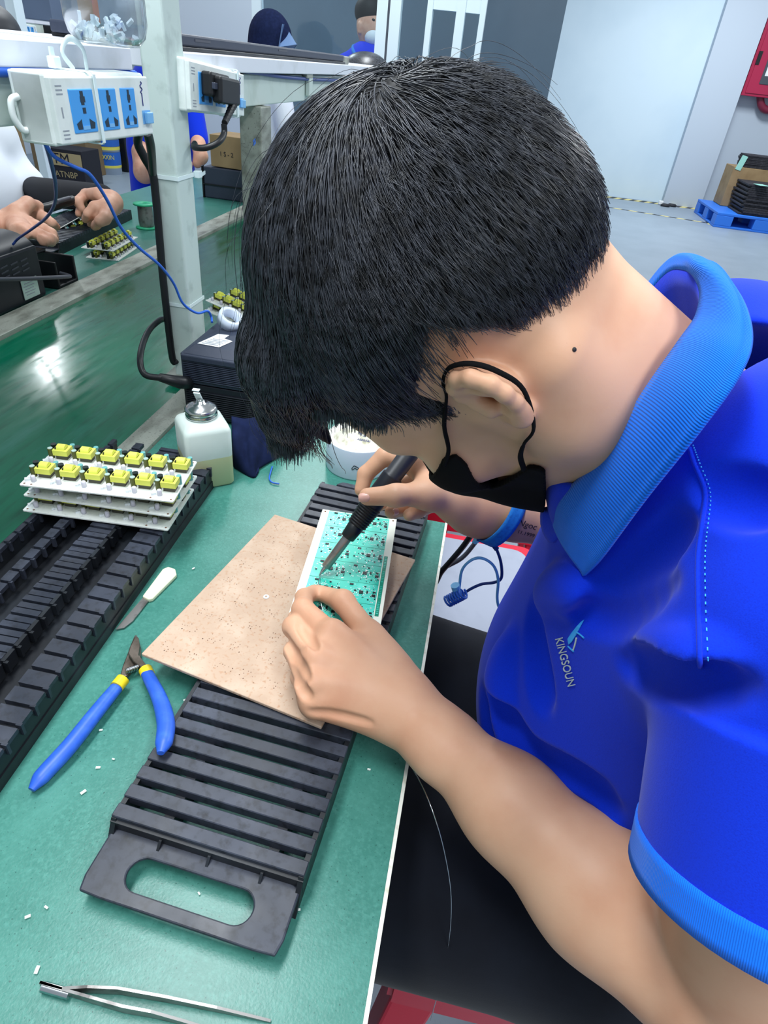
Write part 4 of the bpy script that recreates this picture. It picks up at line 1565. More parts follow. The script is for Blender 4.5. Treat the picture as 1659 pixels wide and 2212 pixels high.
# ------------------------------------------------------------------ hardboard sheet
HA, HB_, HD = P(305, 1412, z=.7845), P(585, 1108, z=.7845), P(694, 1571, z=.7845)
hu = _n(HD - HA); hv_ = HB_ - HA; hv_ = hv_ - hu * (hv_ @ hu); hvl = np.linalg.norm(hv_); hv_ = hv_ / hvl; hul = np.linalg.norm(HD - HA)
hb_t = thing('hardboard_sheet', 'brown hardboard sheet dotted with small holes, lying across the slatted tray', 'board', tuple(HA))
mb = MB(); mb.prism([(0, 0), (hul, 0), (hul, hvl), (0, hvl)], -.0036, 0, lambda v: tuple(HA + hu * v[0] + hv_ * v[1] + np.array([0, 0, v[2]])))
mb.build('sheet', M['hardboard'], hb_t, bevel=.0008)
rng2 = random.Random(4)
mb = MB()
for r in range(9):
    for c in range(6):
        bx, by = .012 + c * .028 + rng2.uniform(-.002, .002), .014 + r * .0265 + rng2.uniform(-.002, .002)
        for k in range(11):
            q = (bx + rng2.choice([0, .0026, .0052, .0078, .012, .016]) + rng2.uniform(-.0003, .0003), by + rng2.choice([0, .0026, .0052, .009]) + rng2.uniform(-.0003, .0003))
            if q[0] < hul - .004 and q[1] < hvl - .004:
                cc = HA + hu * q[0] + hv_ * q[1]
                rad = rng2.uniform(.00035, .0006)
                mb.add([tuple(cc + hu * (rad * math.cos(j * 1.0472)) + hv_ * (rad * math.sin(j * 1.0472)) + np.array([0, 0, .00012])) for j in range(6)], [tuple(range(6))])
o = mb.build('drilled_holes', M['hole'], hb_t); o['kind'] = 'stuff'
cc = P(575, 1289, z=.7848); mb = MB(); mb.lathe([(.0032, 0), (.0030, .0004), (.0014, .0006), (.0012, .0001)], tuple(cc), 18)
o = mb.build('paper_washer', M['paper'], None); tag(o, 'tiny white paper ring lying on the brown hardboard', 'washer')

# ------------------------------------------------------------------ the panel being soldered (solder side up)
GZ = .8085
g0, g1, g2 = P(697, 1100, z=GZ), P(857, 1122, z=GZ), P(612, 1326, z=GZ)
gu = _n(g1 - g0); gl = np.linalg.norm(g1 - g0); gv = g2 - g0; gv = gv - gu * (gv @ gu); gh = np.linalg.norm(gv); gv = gv / gh
gp = thing('circuit_panel', 'green circuit panel under the soldering iron, solder side up on the brown board', 'circuit board', tuple(g0))
def gpt(u, v, z=0.0):
    return tuple(g0 + gu * u + gv * v + np.array([0, 0, z]))


def gbox(mb, u0, u1, v0, v1, z0, z1):
    V = [gpt(u0, v0, z0), gpt(u1, v0, z0), gpt(u1, v1, z0), gpt(u0, v1, z0), gpt(u0, v0, z1), gpt(u1, v0, z1), gpt(u1, v1, z1), gpt(u0, v1, z1)]
    mb.add(V, [(0, 3, 2, 1), (4, 5, 6, 7), (0, 1, 5, 4), (1, 2, 6, 5), (2, 3, 7, 6), (3, 0, 4, 7)])


mb = MB(); gbox(mb, 0, gl, 0, gh, -.0016, 0); mb.build('board', M['pcb_cream'], gp)
mb = MB(); gbox(mb, .0085, gl - .0085, .002, gh - .001, 0, .00015); mb.build('solder_mask', M['pcb_green'], gp, label='turquoise solder mask')
mb = MB(); gbox(mb, gl - .0075, gl - .0035, gh * .40, gh * .92, 0, .0002); mb.build('marking_strip', M['pcb_line'], gp, label='dark green strip printed along the right rail')
mb = MB()
for k in range(34):
    v = gh * (.41 + .5 * k / 34)
    if k % 9 < 7:
        gbox(mb, gl - .0066, gl - .0044, v, v + .0016 * rng2.uniform(.4, 1), .0002, .0003)
mb.build('strip_print', M['pcb_green'], gp)
rows = 6
cw, chh = (gl - .017) / 2, gh / rows
mbs, mbc, mbl = MB(), MB(), MB()
for r in range(rows):
    v0 = r * chh
    gbox(mbl, .0085, gl - .0085, v0 + .0002, v0 + .0007, .00015, .0003)
    for c in range(2):
        u0 = .0085 + c * cw
        # chips
        for (du, dv, su, sv, hh) in ((.018, .013, .0042, .0042, .0012), (.0255, .012, .0016, .0035, .0012), (.0125, .0125, .0024, .0016, .001), (.032, .012, .0026, .0019, .001), (.0315, .0165, .0038, .0030, .0012), (.0068, .0035, .0040, .0022, .001), (.0345, .022, .0012, .0012, .001), (.004, .018, .0016, .0016, .001), (.0225, .005, .002, .0015, .001), (.0275, .024, .0016, .0012, .001)):
            if u0 + du + su < gl - .0085 and dv + sv < chh:
                gbox(mbc, u0 + du, u0 + du + su, v0 + dv, v0 + dv + sv, .0002, hh)
        for k in range(85):
            du, dv = rng2.gauss(.019, .007), rng2.gauss(.014, .006)
            if k > 50:
                du, dv = rng2.gauss(.0325, .002), rng2.gauss(.016, .006)
            if k > 72:
                du, dv = rng2.gauss(.007, .003), rng2.gauss(.012, .007)
            if 0.001 < du < cw - .001 and .001 < dv < chh - .001:
                s1, s2 = rng2.uniform(.0004, .0014), rng2.uniform(.0004, .0012)
                gbox(mbs, u0 + du, u0 + du + s1, v0 + dv, v0 + dv + s2, .00015, .0006)
        for k in range(10):
            du, dv = rng2.uniform(.011, .026), rng2.uniform(.004, .025)
            gbox(mbs, u0 + du, u0 + du + rng2.uniform(.0015, .004), v0 + dv, v0 + dv + .0003, .00015, .0003)
        for k in range(16):
            du, dv = rng2.gauss(.02, .009), rng2.gauss(.014, .007)
            if 0.001 < du < cw - .001 and .001 < dv < chh - .001:
                gbox(mbc, u0 + du, u0 + du + rng2.uniform(.0004, .0012), v0 + dv, v0 + dv + rng2.uniform(.0004, .001), .00015, .0007)
mbl.build('score_line', M['pcb_line'], gp)
o = mbs.build('solder_joints', M['solder'], gp); o['kind'] = 'stuff'
o = mbc.build('surface_chips', M['chip'], gp); o['kind'] = 'stuff'
for (u, v) in ((.004, .004), (.004, gh - .006), (gl - .004, .004), (gl - .004, gh - .006)):
    c = np.array(gpt(u, v)); mb = MB(); mb.cyl(c, c + np.array([0, 0, .0003]), .0011, n=12); mb.build('mounting_hole', M['hole'], gp)
# parts hanging under the panel
for k in range(6):
    v = (k + .5) * chh
    for u in (gl * .28, gl * .74):
        mb = MB(); gbox(mb, u - .009, u + .009, v - .007, v + .007, -.0225, -.0016); mb.build('transformer', M['cap_black'], gp)
    mb = MB(); gbox(mb, gl - .012, gl - .0008, v - .0125, v + .0125, -.020, -.0016); mb.build('connector', M['cap_black'], gp)

# ------------------------------------------------------------------ soldering iron
ir = thing('soldering_iron', 'black soldering iron with steel barrel held in the right hand, tip on the green board', 'soldering iron', tuple(IT))
def ax(t):
    return IT + IA * t


mb = MB(); mb.tube([ax(-.0005), ax(.006), ax(.012)], [.0006, .0022, .0028], 14); mb.build('tip', M['chrome'], ir, label='tinned silver tip')
mb = MB(); mb.tube([ax(.011), ax(.0115), ax(.05), ax(.053)], [.0038, .0049, .0051, .0053], 20); mb.build('barrel', M['steel_soft'], ir)
mb = MB(); mb.tube([ax(.050), ax(.0505), ax(.066), ax(.067)], [.0068, .0075, .0088, .0080], 20); mb.build('nut', M['chip'], ir, label='black collar nut')
mb = MB()
tt, rr = [], []
for k in range(9):
    t0 = .067 + k * .0028
    tt += [ax(t0), ax(t0 + .0014), ax(t0 + .0016), ax(t0 + .0027)]
    rr += [.0098 + k * .0002, .0106 + k * .0002, .0106 + k * .0002, .0096 + k * .0002]
mb.tube(tt, rr, 22); mb.build('grip', M['cable_black'], ir, label='ribbed rubber grip')
mb = MB(); mb.tube([ax(.092), ax(.094), ax(.128), ax(.130), ax(.131), ax(.20), ax(.205)], [.0108, .0112, .0112, .0110, .0096, .0100, .006], 22); mb.build('handle', M['station_dark'], ir)
irc = thing('iron_cable', 'black cable of the soldering iron hanging past the bench edge beside the blue cord', 'cable', tuple(ax(.205)))
mb = MB(); mb.tube(spline([ax(.204), ax(.235), P(985, 1010, y=.66), P(1030, 1120, y=.68), P(1008, 1170, y=.70), P(956, 1232, y=.70), P(930, 1262, y=.69), (-.055, .70, .66)], 10), .0042, 10); mb.build('cord', M['cable_black'], irc)
c2 = thing('grey_cable', 'thinner dark grey cable curving beside the black iron cable', 'cable', tuple(P(1026, 1165, y=.70)))
mb = MB(); mb.tube(spline([P(1060, 1130, y=.72), P(1030, 1168, y=.72), P(998, 1205, y=.72), P(955, 1230, y=.72), P(930, 1258, y=.70)], 10), .0034, 10); mb.build('cord', M['cable_grey'], c2)
# solder wire between the fingers, running down past the bench edge
sw = thing('solder_wire', 'thin silvery solder wire held in the left hand and hanging past the bench edge', 'wire', tuple(Lk['tT']))
pts = spline([IT + np.array([.001, -.001, .001]), Lk['iT'] * .5 + Lk['tT'] * .5, Lk['rT'] + np.array([.02, 0, -.002]), P(830, 1585, z=.785), P(888, 1655, z=.772), P(930, 1740, y=.26), P(962, 1850, y=.245), P(975, 1960, y=.235), P(962, 2080, y=.23), P(930, 2205, y=.225)], 10)
mb = MB(); mb.tube(pts, .00045, 6); mb.build('strand', M['steel'], sw)

# ------------------------------------------------------------------ side cutters
pz = .7585
pv = np.array(P(288, 1420, z=pz))
cut = thing('side_cutters', 'steel side cutters with blue dipped handles and yellow collars lying open', 'pliers', tuple(pv))
def handle(pix, rad, name, zs):
    pts = spline([P(px, py, z=z) for (px, py), z in zip(pix, zs)], 6)
    n = len(pts)
    rs = np.interp(np.linspace(0, 1, n), np.linspace(0, 1, len(rad)), rad)
    return pts, rs


pts, rs = handle([(262, 1473), (215, 1530), (150, 1612), (95, 1672), (68, 1706)], [.0058, .0066, .0072, .0074, .0070, .0030], 'h', [.760, .761, .760, .758, .757])
mb = MB(); mb.tube(pts, rs, 16, flat=.85); mb.build('handle', M['grip_blue'], cut)
pts, rs = handle([(318, 1455), (345, 1510), (358, 1560), (355, 1600), (347, 1627)], [.0058, .0066, .0074, .0076, .0070, .0030], 'h', [.764, .772, .781, .787, .7885])
mb = MB(); mb.tube(pts, rs, 16, flat=.85); mb.build('handle', M['grip_blue'], cut)
for a, b, z in (((266, 1467), (252, 1484), .761), ((314, 1446), (320, 1458), .763)):
    mb = MB(); mb.tube([P(*a, z=z), P(*b, z=z)], .0063, 16); mb.build('collar', M['grip_yellow'], cut)
def flatbar(pix, z0, z1):
    V = [P(px, py, z=(z0 + z1) / 2) for px, py in pix]
    n = len(V); mb = MB()
    mb.add([(v[0], v[1], z0) for v in V] + [(v[0], v[1], z1) for v in V], [tuple(reversed(range(n))), tuple(range(n, 2 * n))] + [(i, (i + 1) % n, n + (i + 1) % n, n + i) for i in range(n)])
    return mb


flatbar([(293, 1377), (300, 1380), (303, 1398), (300, 1418), (318, 1440), (310, 1449), (288, 1432), (277, 1415), (282, 1398)], .7585, .7635).build('jaw', M['steel_dark'], cut, bevel=.001)
flatbar([(291, 1376), (296, 1374), (305, 1400), (304, 1426), (276, 1462), (258, 1470), (266, 1440), (276, 1415), (281, 1400)], .7535, .7583).build('jaw', M['steel_dark'], cut, bevel=.001)
flatbar([(291, 1376), (296, 1374), (304, 1398), (300, 1400)], .7583, .7600).build('cutting_edge', M['steel'], cut, label='bright ground cutting edge')
hx_ = [P(273 + 30 * k / 60, 1450 - 10 * k / 60, z=.760) + np.array([0, .0028 * math.sin(k * .9), .0028 * math.cos(k * .9)]) for k in range(61)]
mb = MB(); mb.tube(hx_, .0006, 6); mb.build('spring', M['steel'], cut, label='small return spring')

# ------------------------------------------------------------------ knife, tweezers
kf = thing('scraper_knife', 'small scraper knife with a cream taped handle and worn steel blade', 'knife', tuple(P(318, 1297, z=.751)))
V = flatbar([(308, 1291), (352, 1232), (364, 1227), (379, 1232), (382, 1244), (330, 1296), (321, 1298)], .7505, .7555); V.build('handle', M['cream_handle'], kf, bevel=.0012)
flatbar([(310, 1290), (322, 1297), (287, 1342), (268, 1357), (250, 1360), (262, 1346)], .7515, .7526).build('blade', M['steel_soft'], kf)
tw = thing('tweezers', 'steel tweezers lying open at the near edge of the bench', 'tweezers', tuple(P(100, 2136, z=.751)))
def strip(pix, wid, z, tz):
    pts = [P(px, py, z=z) for px, py in pix]
    n = len(pts); mb = MB(); G = []
    for i, p in enumerate(pts):
        t = pts[min(i + 1, n - 1)] - pts[max(i - 1, 0)]; t /= np.linalg.norm(t)
        s = np.cross([0, 0, 1], t)
        w = np.interp(i / (n - 1), np.linspace(0, 1, len(wid)), wid)
        G.append([p + np.array([0, 0, .0004 - w * 0]), p + np.array([0, 0, w]) ])
    mb.grid(G, smooth=False)
    return mb


strip([(92, 2131), (140, 2146), (200, 2165), (270, 2186), (330, 2196), (400, 2212), (470, 2230)], [.008, .008, .010, .011, .010, .006, .002], .7505, 0).build('arm', M['steel_soft'], tw, solid=.0016)
strip([(92, 2131), (140, 2144), (195, 2143), (260, 2146), (360, 2163), (470, 2184), (585, 2207)], [.008, .008, .010, .010, .009, .007, .002], .7505, 0).build('arm', M['steel_soft'], tw, solid=.0016)
mb = MB(); a = P(92, 2131, z=.754); b = P(150, 2148, z=.754); mb.tube([a, b], .0032, 8, flat=.9); mb.build('joint', M['steel'], tw)

# ------------------------------------------------------------------ flux bottle
fb_c = P(445, 1010, z=.751); fb_c = np.array([-.3475, .6985, .7505])
fb = thing('flux_bottle', 'square milky plastic bottle with a steel dispenser cap, half full of yellowish flux', 'bottle', tuple(fb_c), math.radians(38))
mb = MB(); w = .063
def sq(w, r, z, n=5):
    out = []
    for k, (sx, sy) in enumerate(((1, 1), (-1, 1), (-1, -1), (1, -1))):
        for i in range(n):
            a = math.pi / 2 * (k + i / (n - 1))
            out.append((sx * (w / 2 - r) + r * math.cos(a), sy * (w / 2 - r) + r * math.sin(a), z))
    return out


def sqlathe(rows, close=True):
    mb = MB(); mb.grid([sq(*q) for q in rows], closed_v=True)
    n = len(sq(*rows[0]))
    mb.add(sq(*rows[0]), [tuple(reversed(range(n)))]); mb.add(sq(*rows[-1]), [tuple(range(n))])
    return mb


sqlathe([(w - .004, .006, 0), (w, .007, .003), (w, .007, .046)]).build('liquid_level', M['liquid'], fb, world=False, label='yellowish flux showing through the lower half')
sqlathe([(w, .007, .046), (w, .007, .083), (w - .004, .010, .089), (.046, .018, .095), (.036, .0165, .097)]).build('body', M['bottle_milk'], fb, world=False)
cap = MB(); cap.lathe([(0, .096), (.0195, .096), (.021, .098), (.021, .101), (.0198, .103), (.0212, .105), (.0212, .1085), (.0185, .111), (.012, .1145), (.006, .1158), (.0055, .119), (.003, .1195), (.0026, .1175), (0, .1175)], (0, 0, 0), 32)
cp_ = cap.build('cap', M['chrome'], fb, world=False, label='domed steel cap')
mb = MB(); mb.box((-.001, .006, .1225), (.009, .0022, .016), (.55, 0, -.6)); mb.box((-.002, .010, .130), (.0095, .006, .0016), (.1, 0, -.6)); mb.build('flip_spout', M['tie'], cp_, world=False, bevel=.0006)

# ------------------------------------------------------------------ roll of tape
tpc = np.array([-.150, .800, .7505])
tp = thing('tape_roll', 'wide white roll of clear tape standing on its side with a small heart mark', 'tape', tuple(tpc))
mb = MB(); R = .047
prof = [(.0, .0), (R, 0), (R + .0006, .002), (R + .0006, .046), (R, .048)]
mb.lathe(prof, tuple(tpc), 56); mb.build('winding', M['tape_white'], tp)
mb = MB(); mb.lathe([(R, .048), (R - .004, .0485), (.038, .0482), (.0375, .040), (.0372, .012), (0, .012)], tuple(tpc), 56); mb.build('core', M['tape_face'], tp, label='cardboard core with blue print')
def on_roll(px, py):
    """point on the outside of the roll under a photo pixel"""
    d = CAMR @ np.array([(px - CX) / FPX, -(py - CY) / FPX, -1.0])
    o = CAMPOS[:2] - tpc[:2]; dd = d[:2]
    A, Bq, Cq = dd @ dd, 2 * o @ dd, o @ o - (R + .0010) ** 2
    disc = max(Bq * Bq - 4 * A * Cq, 0)
    t = (-Bq - math.sqrt(disc)) / (2 * A)
    return CAMPOS + d * t


pts = [on_roll(*q) for q in spline([(765, 1006), (760, 1012), (762, 1015), (767, 1011.5), (771, 1014.5), (775, 1012), (770, 1008.5), (765, 1006)], 4)]
mb = MB(); mb.tube([np.array(p) for p in pts], .0005, 6); mb.build('heart_mark', M['ink_black'], tp)


def text_obj(name, body, size, loc, xdir, ydir, m, parent, ext=.0002, align='CENTER'):
    cu = bpy.data.curves.new(name, 'FONT')
    cu.body = body; cu.size = size; cu.extrude = ext; cu.align_x = align; cu.align_y = 'CENTER'
    o = bpy.data.objects.new(name + '_tmp', cu)
    COL.objects.link(o)
    dg = bpy.context.evaluated_depsgraph_get(); dg.update()
    me = bpy.data.meshes.new_from_object(o.evaluated_get(dg))
    bpy.data.objects.remove(o, do_unlink=True)
    x = _n(xdir); y = np.array(ydir) - x * (np.array(ydir) @ x); y = _n(y); z = np.cross(x, y)
    Mx = Matrix((tuple(x), tuple(y), tuple(z))).transposed().to_4x4(); Mx.translation = Vector(loc)
    if parent is not None:
        Mx = rootmat(_rootof(parent)).inverted() @ Mx
    me.transform(Mx)
    me.materials.clear(); me.materials.append(m)
    for p in me.polygons:
        p.material_index = 0
    o = bpy.data.objects.new(name, me); COL.objects.link(o)
    if parent is not None:
        o.parent = parent
    return o


# the maker's print on the inside of the far wall of the core, read upside down from here
_ci = tpc + np.array([0, 0, .0385])
text_obj('core_print', 'USA TAPE', .0085, _ci + np.array([.004, .0362, -.006]), (-1, .05, 0), (0, .1, -1), M['ink_blue'], tp)
text_obj('core_print', '~mmm~', .0085, _ci + np.array([.003, .0358, -.016]), (-1, .05, 0), (0, .1, -1), M['ink_blue'], tp).name = 'core_scrawl'

# ------------------------------------------------------------------ navy cloth and wire scrap
top_ = spline([P(500, 900, z=.812), P(530, 905, z=.808), P(560, 900, z=.806), P(600, 890, z=.804)], 6)
mid_ = spline([P(503, 960, z=.786), P(533, 972, z=.782), P(566, 960, z=.780), P(606, 935, z=.778)], 6)
low_ = spline([P(505, 1006, z=.7535), P(545, 1028, z=.7535), P(556, 1010, z=.7560), P(602, 983, z=.7545)], 6)
rows_ = []
for k in range(len(top_)):
    col_ = spline([top_[k], mid_[k] + np.array([.0, -.004 * math.sin(k * .9), .004 * math.sin(k * .9)]), low_[k], low_[k] + np.array([.002, .012, -.0005])], 6)
    rows_.append(col_)
mb = MB(); mb.grid(rows_)
clo = mb.build('folded_cloth', M['navy_cloth'], None, solid=.003)
tag(clo, 'navy blue cloth bunched up between the milky bottle and the soldering station', 'cloth')
ws = MB(); ws.tube(spline([P(588, 1008, z=.7530), P(584, 1022, z=.7525), P(582, 1034, z=.7525), P(588, 1042, z=.7525), P(603, 1045, z=.7525)], 6), .0011, 8)
o = ws.build('wire_scrap', M['cable_blue'], None); tag(o, 'short bent scrap of blue wire on the green bench by the navy cloth', 'wire')

# ------------------------------------------------------------------ near soldering station (two stacked cases)
sA = np.array([-.468, .888]); sdir = _n(P(385, 758, z=.868)[:2] - P(510, 778, z=.868)[:2]); sx = -sdir
SSA = P(386, 757, z=.868)
sang = math.atan2(sx[1], sx[0])
st_ = thing('soldering_station', 'dark grey ribbed soldering station behind the milky bottle with torn paper label on top', 'soldering station', (SSA[0], SSA[1], .757), sang)
B = basis((SSA[0], SSA[1], .757), sang)
SW, SD = .155, .150
def ribbed(mb, z0, z1, n):
    lbox(mb, B, 0, SW, .004, SD, z0, z1)
    for k in range(n):
        z = z0 + .006 + (z1 - z0 - .018) * k / (n - 1)
        lbox(mb, B, .004, SW - .004, .001, .004, z, z + (z1 - z0 - .018) / n * .55)


mb = MB(); ribbed(mb, .058, .106, 11); mb.build('case', M['station'], st_, bevel=.002)
mb = MB(); lbox(mb, B, .002, SW - .002, -.001, .006, .096, .106); mb.build('case_trim', M['station'], st_, bevel=.002)
mb = MB(); ribbed(mb, .0, .056, 12); mb.build('case', M['station_dark'], st_, bevel=.002)
mb = MB()
V = [B(p) for p in ((.004, .004, .106), (SW - .004, .004, .106), (SW - .004, SD, .106), (.030, SD, .106), (.016, .020, .116), (SW - .010, .020, .116), (SW - .010, SD - .004, .118), (.036, SD - .004, .118))]
mb.add(V, [(0, 3, 2, 1), (4, 5, 6, 7), (0, 1, 5, 4), (1, 2, 6, 5), (2, 3, 7, 6), (3, 0, 4, 7)]); mb.build('lid', M['station'], st_, bevel=.001)
mb = MB(); mb.add([B(p) for p in ((.020, .024, .1168), (.056, .022, .1168), (.066, .052, .1172), (.050, .058, .1172), (.052, .074, .1174), (.034, .072, .1174), (.030, .058, .1172))], [tuple(range(7))]); lab = mb.build('paper_label', M['paper'], st_, solid=.0003, label='torn white paper label')
mb = MB()
for k in range(5):
    lbox(mb, B, .026 + k * .0022, .052 + k * .002, .027 + k * .0055, .0285 + k * .0055, .1172, .1176)
mb.build('label_lines', M['paper_line'], lab)
mb = MB(); lbox(mb, B, .072, .125, .085, .090, .1178, .1186); mb.build('paper_strip', M['paper'], st_)
# plug and power lead at the left side
pk = P(388, 826, z=.835)
mb = MB(); mb.tube([B((.004, .02, .050)), pk, P(345, 815, z=.838)], [.0105, .0095, .0062], 14); mb.build('plug', M['cable_black'], st_, label='black power plug')
pw = thing('power_cable', 'black power lead looping from the station plug up behind the post', 'cable', tuple(P(345, 815, z=.838)))
mb = MB(); mb.tube(spline([P(350, 817, z=.838), P(312, 808, z=.842), P(303, 770, z=.86), P(318, 720, x=-.53), P(345, 692, x=-.54), P(372, 684, x=-.555), (pl - .012, 1.02, P(372, 640, y=1.02)[2])], 10), .0048, 10); mb.build('cord', M['cable_black'], pw)
bc = thing('power_cable', 'thick black cable strapped down the left face of the post', 'cable', tuple(P(330, 330, y=.968)))
mb = MB(); mb.tube(spline([P(300, 285, y=.93), P(298, 310, y=.945), P(312, 340, y=.955), P(329, 372, y=.966), P(336, 420, y=.968), P(345, 520, y=.968), P(352, 600, y=.967), P(362, 690, y=.966), P(372, 770, y=.966), P(380, 785, y=.968)], 10), .0062, 10); mb.build('cord', M['cable_black'], bc)
lp = thing('power_cable', 'short loop of black cable hanging from the near power strip', 'cable', tuple(P(325, 300, y=.86)))
mb = MB(); mb.tube(spline([P(318, 285, y=.84), P(326, 320, y=.87), P(330, 372, y=.94)], 10), .0058, 10); mb.build('cord', M['cable_black'], lp)

# rack, panels and a tape ring beyond the station
rk2 = thing('component_rack', 'black rack with two circuit panels just visible between post and hair', 'rack', (-.36, 1.12, .7505))
mb = MB(); mb.box((-.33, 1.13, .775), (.21, .15, .049)); mb.build('body', M['black_rack'], rk2, bevel=.002)
mb = MB()
for k in range(9):
    mb.box((-.425 + k * .024, 1.13, .801), (.016, .146, .004))
mb.build('slats', M['black_plastic'], rk2)
q0, q1 = P(443, 648, z=.826), P(506, 676, z=.826)
qa = math.atan2(q1[1] - q0[1], q1[0] - q0[0])
qd = np.array([math.cos(qa), math.sin(qa)]); qn = np.array([-qd[1], qd[0]])
qc = q0[:2] + qd * .087 + qn * .044
dup(p3, (qc[0], qc[1], .8245), qa, 'upper circuit panel of the pair seen between the post and the hair', 'circuit panels beyond the soldering station')
dup(p3, (qc[0] - .004, qc[1], .8040), qa, 'lower circuit panel of the pair seen between the post and the hair', 'circuit panels beyond the soldering station')
tr2 = MB(); cc = P(500, 690, z=.895)
tr2.lathe([(.014, -.008), (.020, -.008), (.020, .008), (.014, .008), (.014, -.008)], tuple(P(497, 690, z=.888)), 28, rot=(.2, .5, 0)); o = tr2.build('tape_ring', M['tape_white'], None); tag(o, 'small white tape ring on top of the soldering station beside the hair', 'tape')

# ------------------------------------------------------------------ specks on the bench
sp = None
for (px, py, w_) in ((218, 1577, 1), (212, 1658, 1.3), (180, 1711, 1.6), (245, 1640, .8), (80, 2095, 1.6), (60, 1980, 1.3), (100, 1960, 1), (418, 1228, 1.2), (470, 1044, 1), (400, 1512, 1.2), (354, 1739, .8), (287, 1774, 1), (30, 1285, 1.4), (797, 1662, 1), (850, 1400, 1.2), (645, 1965, 1), (320, 1850, .8), (430, 1930, .8)):
    c = P(px, py, z=.7512)
    if sp is None:
        mb = MB(); mb.box((0, 0, 0), (.0028, .0014, .0009), (0, 0, .4)); sp = mb.build('crumb', M['crumb'], None)
        sp.location = c; tag(sp, 'tiny white plastic crumb lying on the green bench', 'crumb', 'white crumbs on the bench')
    else:
        o = sp.copy(); COL.objects.link(o); o.location = c; o.rotation_euler = (0, 0, px * .37); o.scale = (w_, w_, 1)
# ------------------------------------------------------------------ power strips under the shelf
def frame_of(BLp, BRp, TLp, x0, x1):
    o = P(*BLp, x=x0); r = P(*BRp, x=x1); tl = P(*TLp, x=x0)
    a = r - o; La_ = np.linalg.norm(a); a /= La_
    u = tl - o; u = u - a * (u @ a); Lu = np.linalg.norm(u); u /= Lu
    n = np.cross(a, u)
    return (lambda s, t, d=0.0: o + a * s * La_ + u * t * Lu + n * d), La_, Lu, n


def fbox(mb, F, s0, s1, t0, t1, d0, d1):
    V = [F(s0, t0, d0), F(s1, t0, d0), F(s1, t1, d0), F(s0, t1, d0), F(s0, t0, d1), F(s1, t0, d1), F(s1, t1, d1), F(s0, t1, d1)]
    mb.add(V, [(0, 3, 2, 1), (4, 5, 6, 7), (0, 1, 5, 4), (1, 2, 6, 5), (2, 3, 7, 6), (3, 0, 4, 7)])
    return mb


def power_strip(label, F, n, deep):
    t = thing('power_strip', label, 'power strip', tuple(F(.5, 0, -deep / 2)))
    mb = MB(); fbox(mb, F, -.01, 1.01, -.04, 1.05, -deep, -.006); mb.build('body', M['white_plastic'], t, bevel=.003, seg=3)
    mb = MB(); fbox(mb, F, 0, 1, 0, 1, -.008, 0); mb.build('face_plate', M['white_plastic'], t, bevel=.0015)
    for k, (s0, s1) in enumerate(((.135, .36), (.42, .60), (.655, .815))):
        mb = MB(); fbox(mb, F, s0, s1, .15, .82, -.001, .0012); so = mb.build('socket', M['socket_blue'], t, bevel=.0009)
        w = s1 - s0; c = (s0 + s1) / 2
        mb = MB(); fbox(mb, F, c - w * .07, c + w * .06, .58, .79, .0011, .0015); fbox(mb, F, c - w * .09, c + w * .11, .62, .71, .0011, .00155)
        fbox(mb, F, c - w * .05, c + w * .08, .45, .54, .0011, .0015)
        for sg in (-1, 1):
            V = [F(c + sg * w * .17, .21, .0015), F(c + sg * w * .17, .37, .0015), F(c + sg * w * .24, .345, .0015), F(c + sg * w * .40, .30, .0015), F(c + sg * w * .36, .21, .0015)]
            mb.add(V, [tuple(range(5))])
        mb.build('slot', M['slot_dark'], so)
        mb = MB(); fbox(mb, F, c - w * .14, c + w * .14, .20, .26, .0011, .0017); mb.build('socket_lip', M['switch_blue'], so)
    mb = MB(); fbox(mb, F, .885, .985, .19, .43, 0, .0005); sw_ = mb.build('switch', M['switch_blue'], t)
    mb = MB(); fbox(mb, F, .90, .98, .20, .40, .0005, .0048); mb.build('rocker', M['switch_blue'], sw_, bevel=.001)
    pts = [F(.905 + .012 * math.sin(k * 1.35), .92 - k * .022, .0004) for k in range(9)] + [F(.905, .72 - k * .03, .0004) for k in range(8)]
    mb = MB(); mb.tube(pts, .0006, 5); mb.build('printed_mark', M['ink_blue'], t)
    mb = MB()
    for tt in (.86, .80, .74, .20, .14, .08):
        fbox(mb, F, .03, .085, tt, tt + .02, .0001, .0004)
    fbox(mb, F, .05, .06, .40, .56, .0001, .0004)
    mb.build('printed_marks', M['paper_line'], t)
    return t


F1, L1, U1, n1 = frame_of((135, 314), (332, 289), (111, 165), -.440, -.425)
s1 = power_strip('near white power strip with three empty blue sockets, left of the post', F1, n1, .044)
mb = MB(); fbox(mb, F1, -.01, .012, -.03, 1.04, -.045, -.008); mb.build('end_cap', M['white_plastic'], s1, bevel=.003)
mb = MB(); mb.tube(spline([F1(-.012, .66, -.038), F1(-.06, .60, -.040), F1(-.07, .36, -.040), F1(-.04, .18, -.038), F1(-.012, .16, -.036)], 6), .0032, 8); mb.build('hanging_lug', M['white_plastic'], s1)
def strap(F, s, th, deep):
    mb = MB()
    G = []
    for ds in (-.012, .012):
        G.append([F(s + ds, -.06, -deep), F(s + ds, -.06, .0), F(s + ds, -.03, .0022), F(s + ds, 1.03, .0022), F(s + ds, 1.07, .0), F(s + ds, 1.07, -deep)])
    mb.grid(G, smooth=False)
    return mb


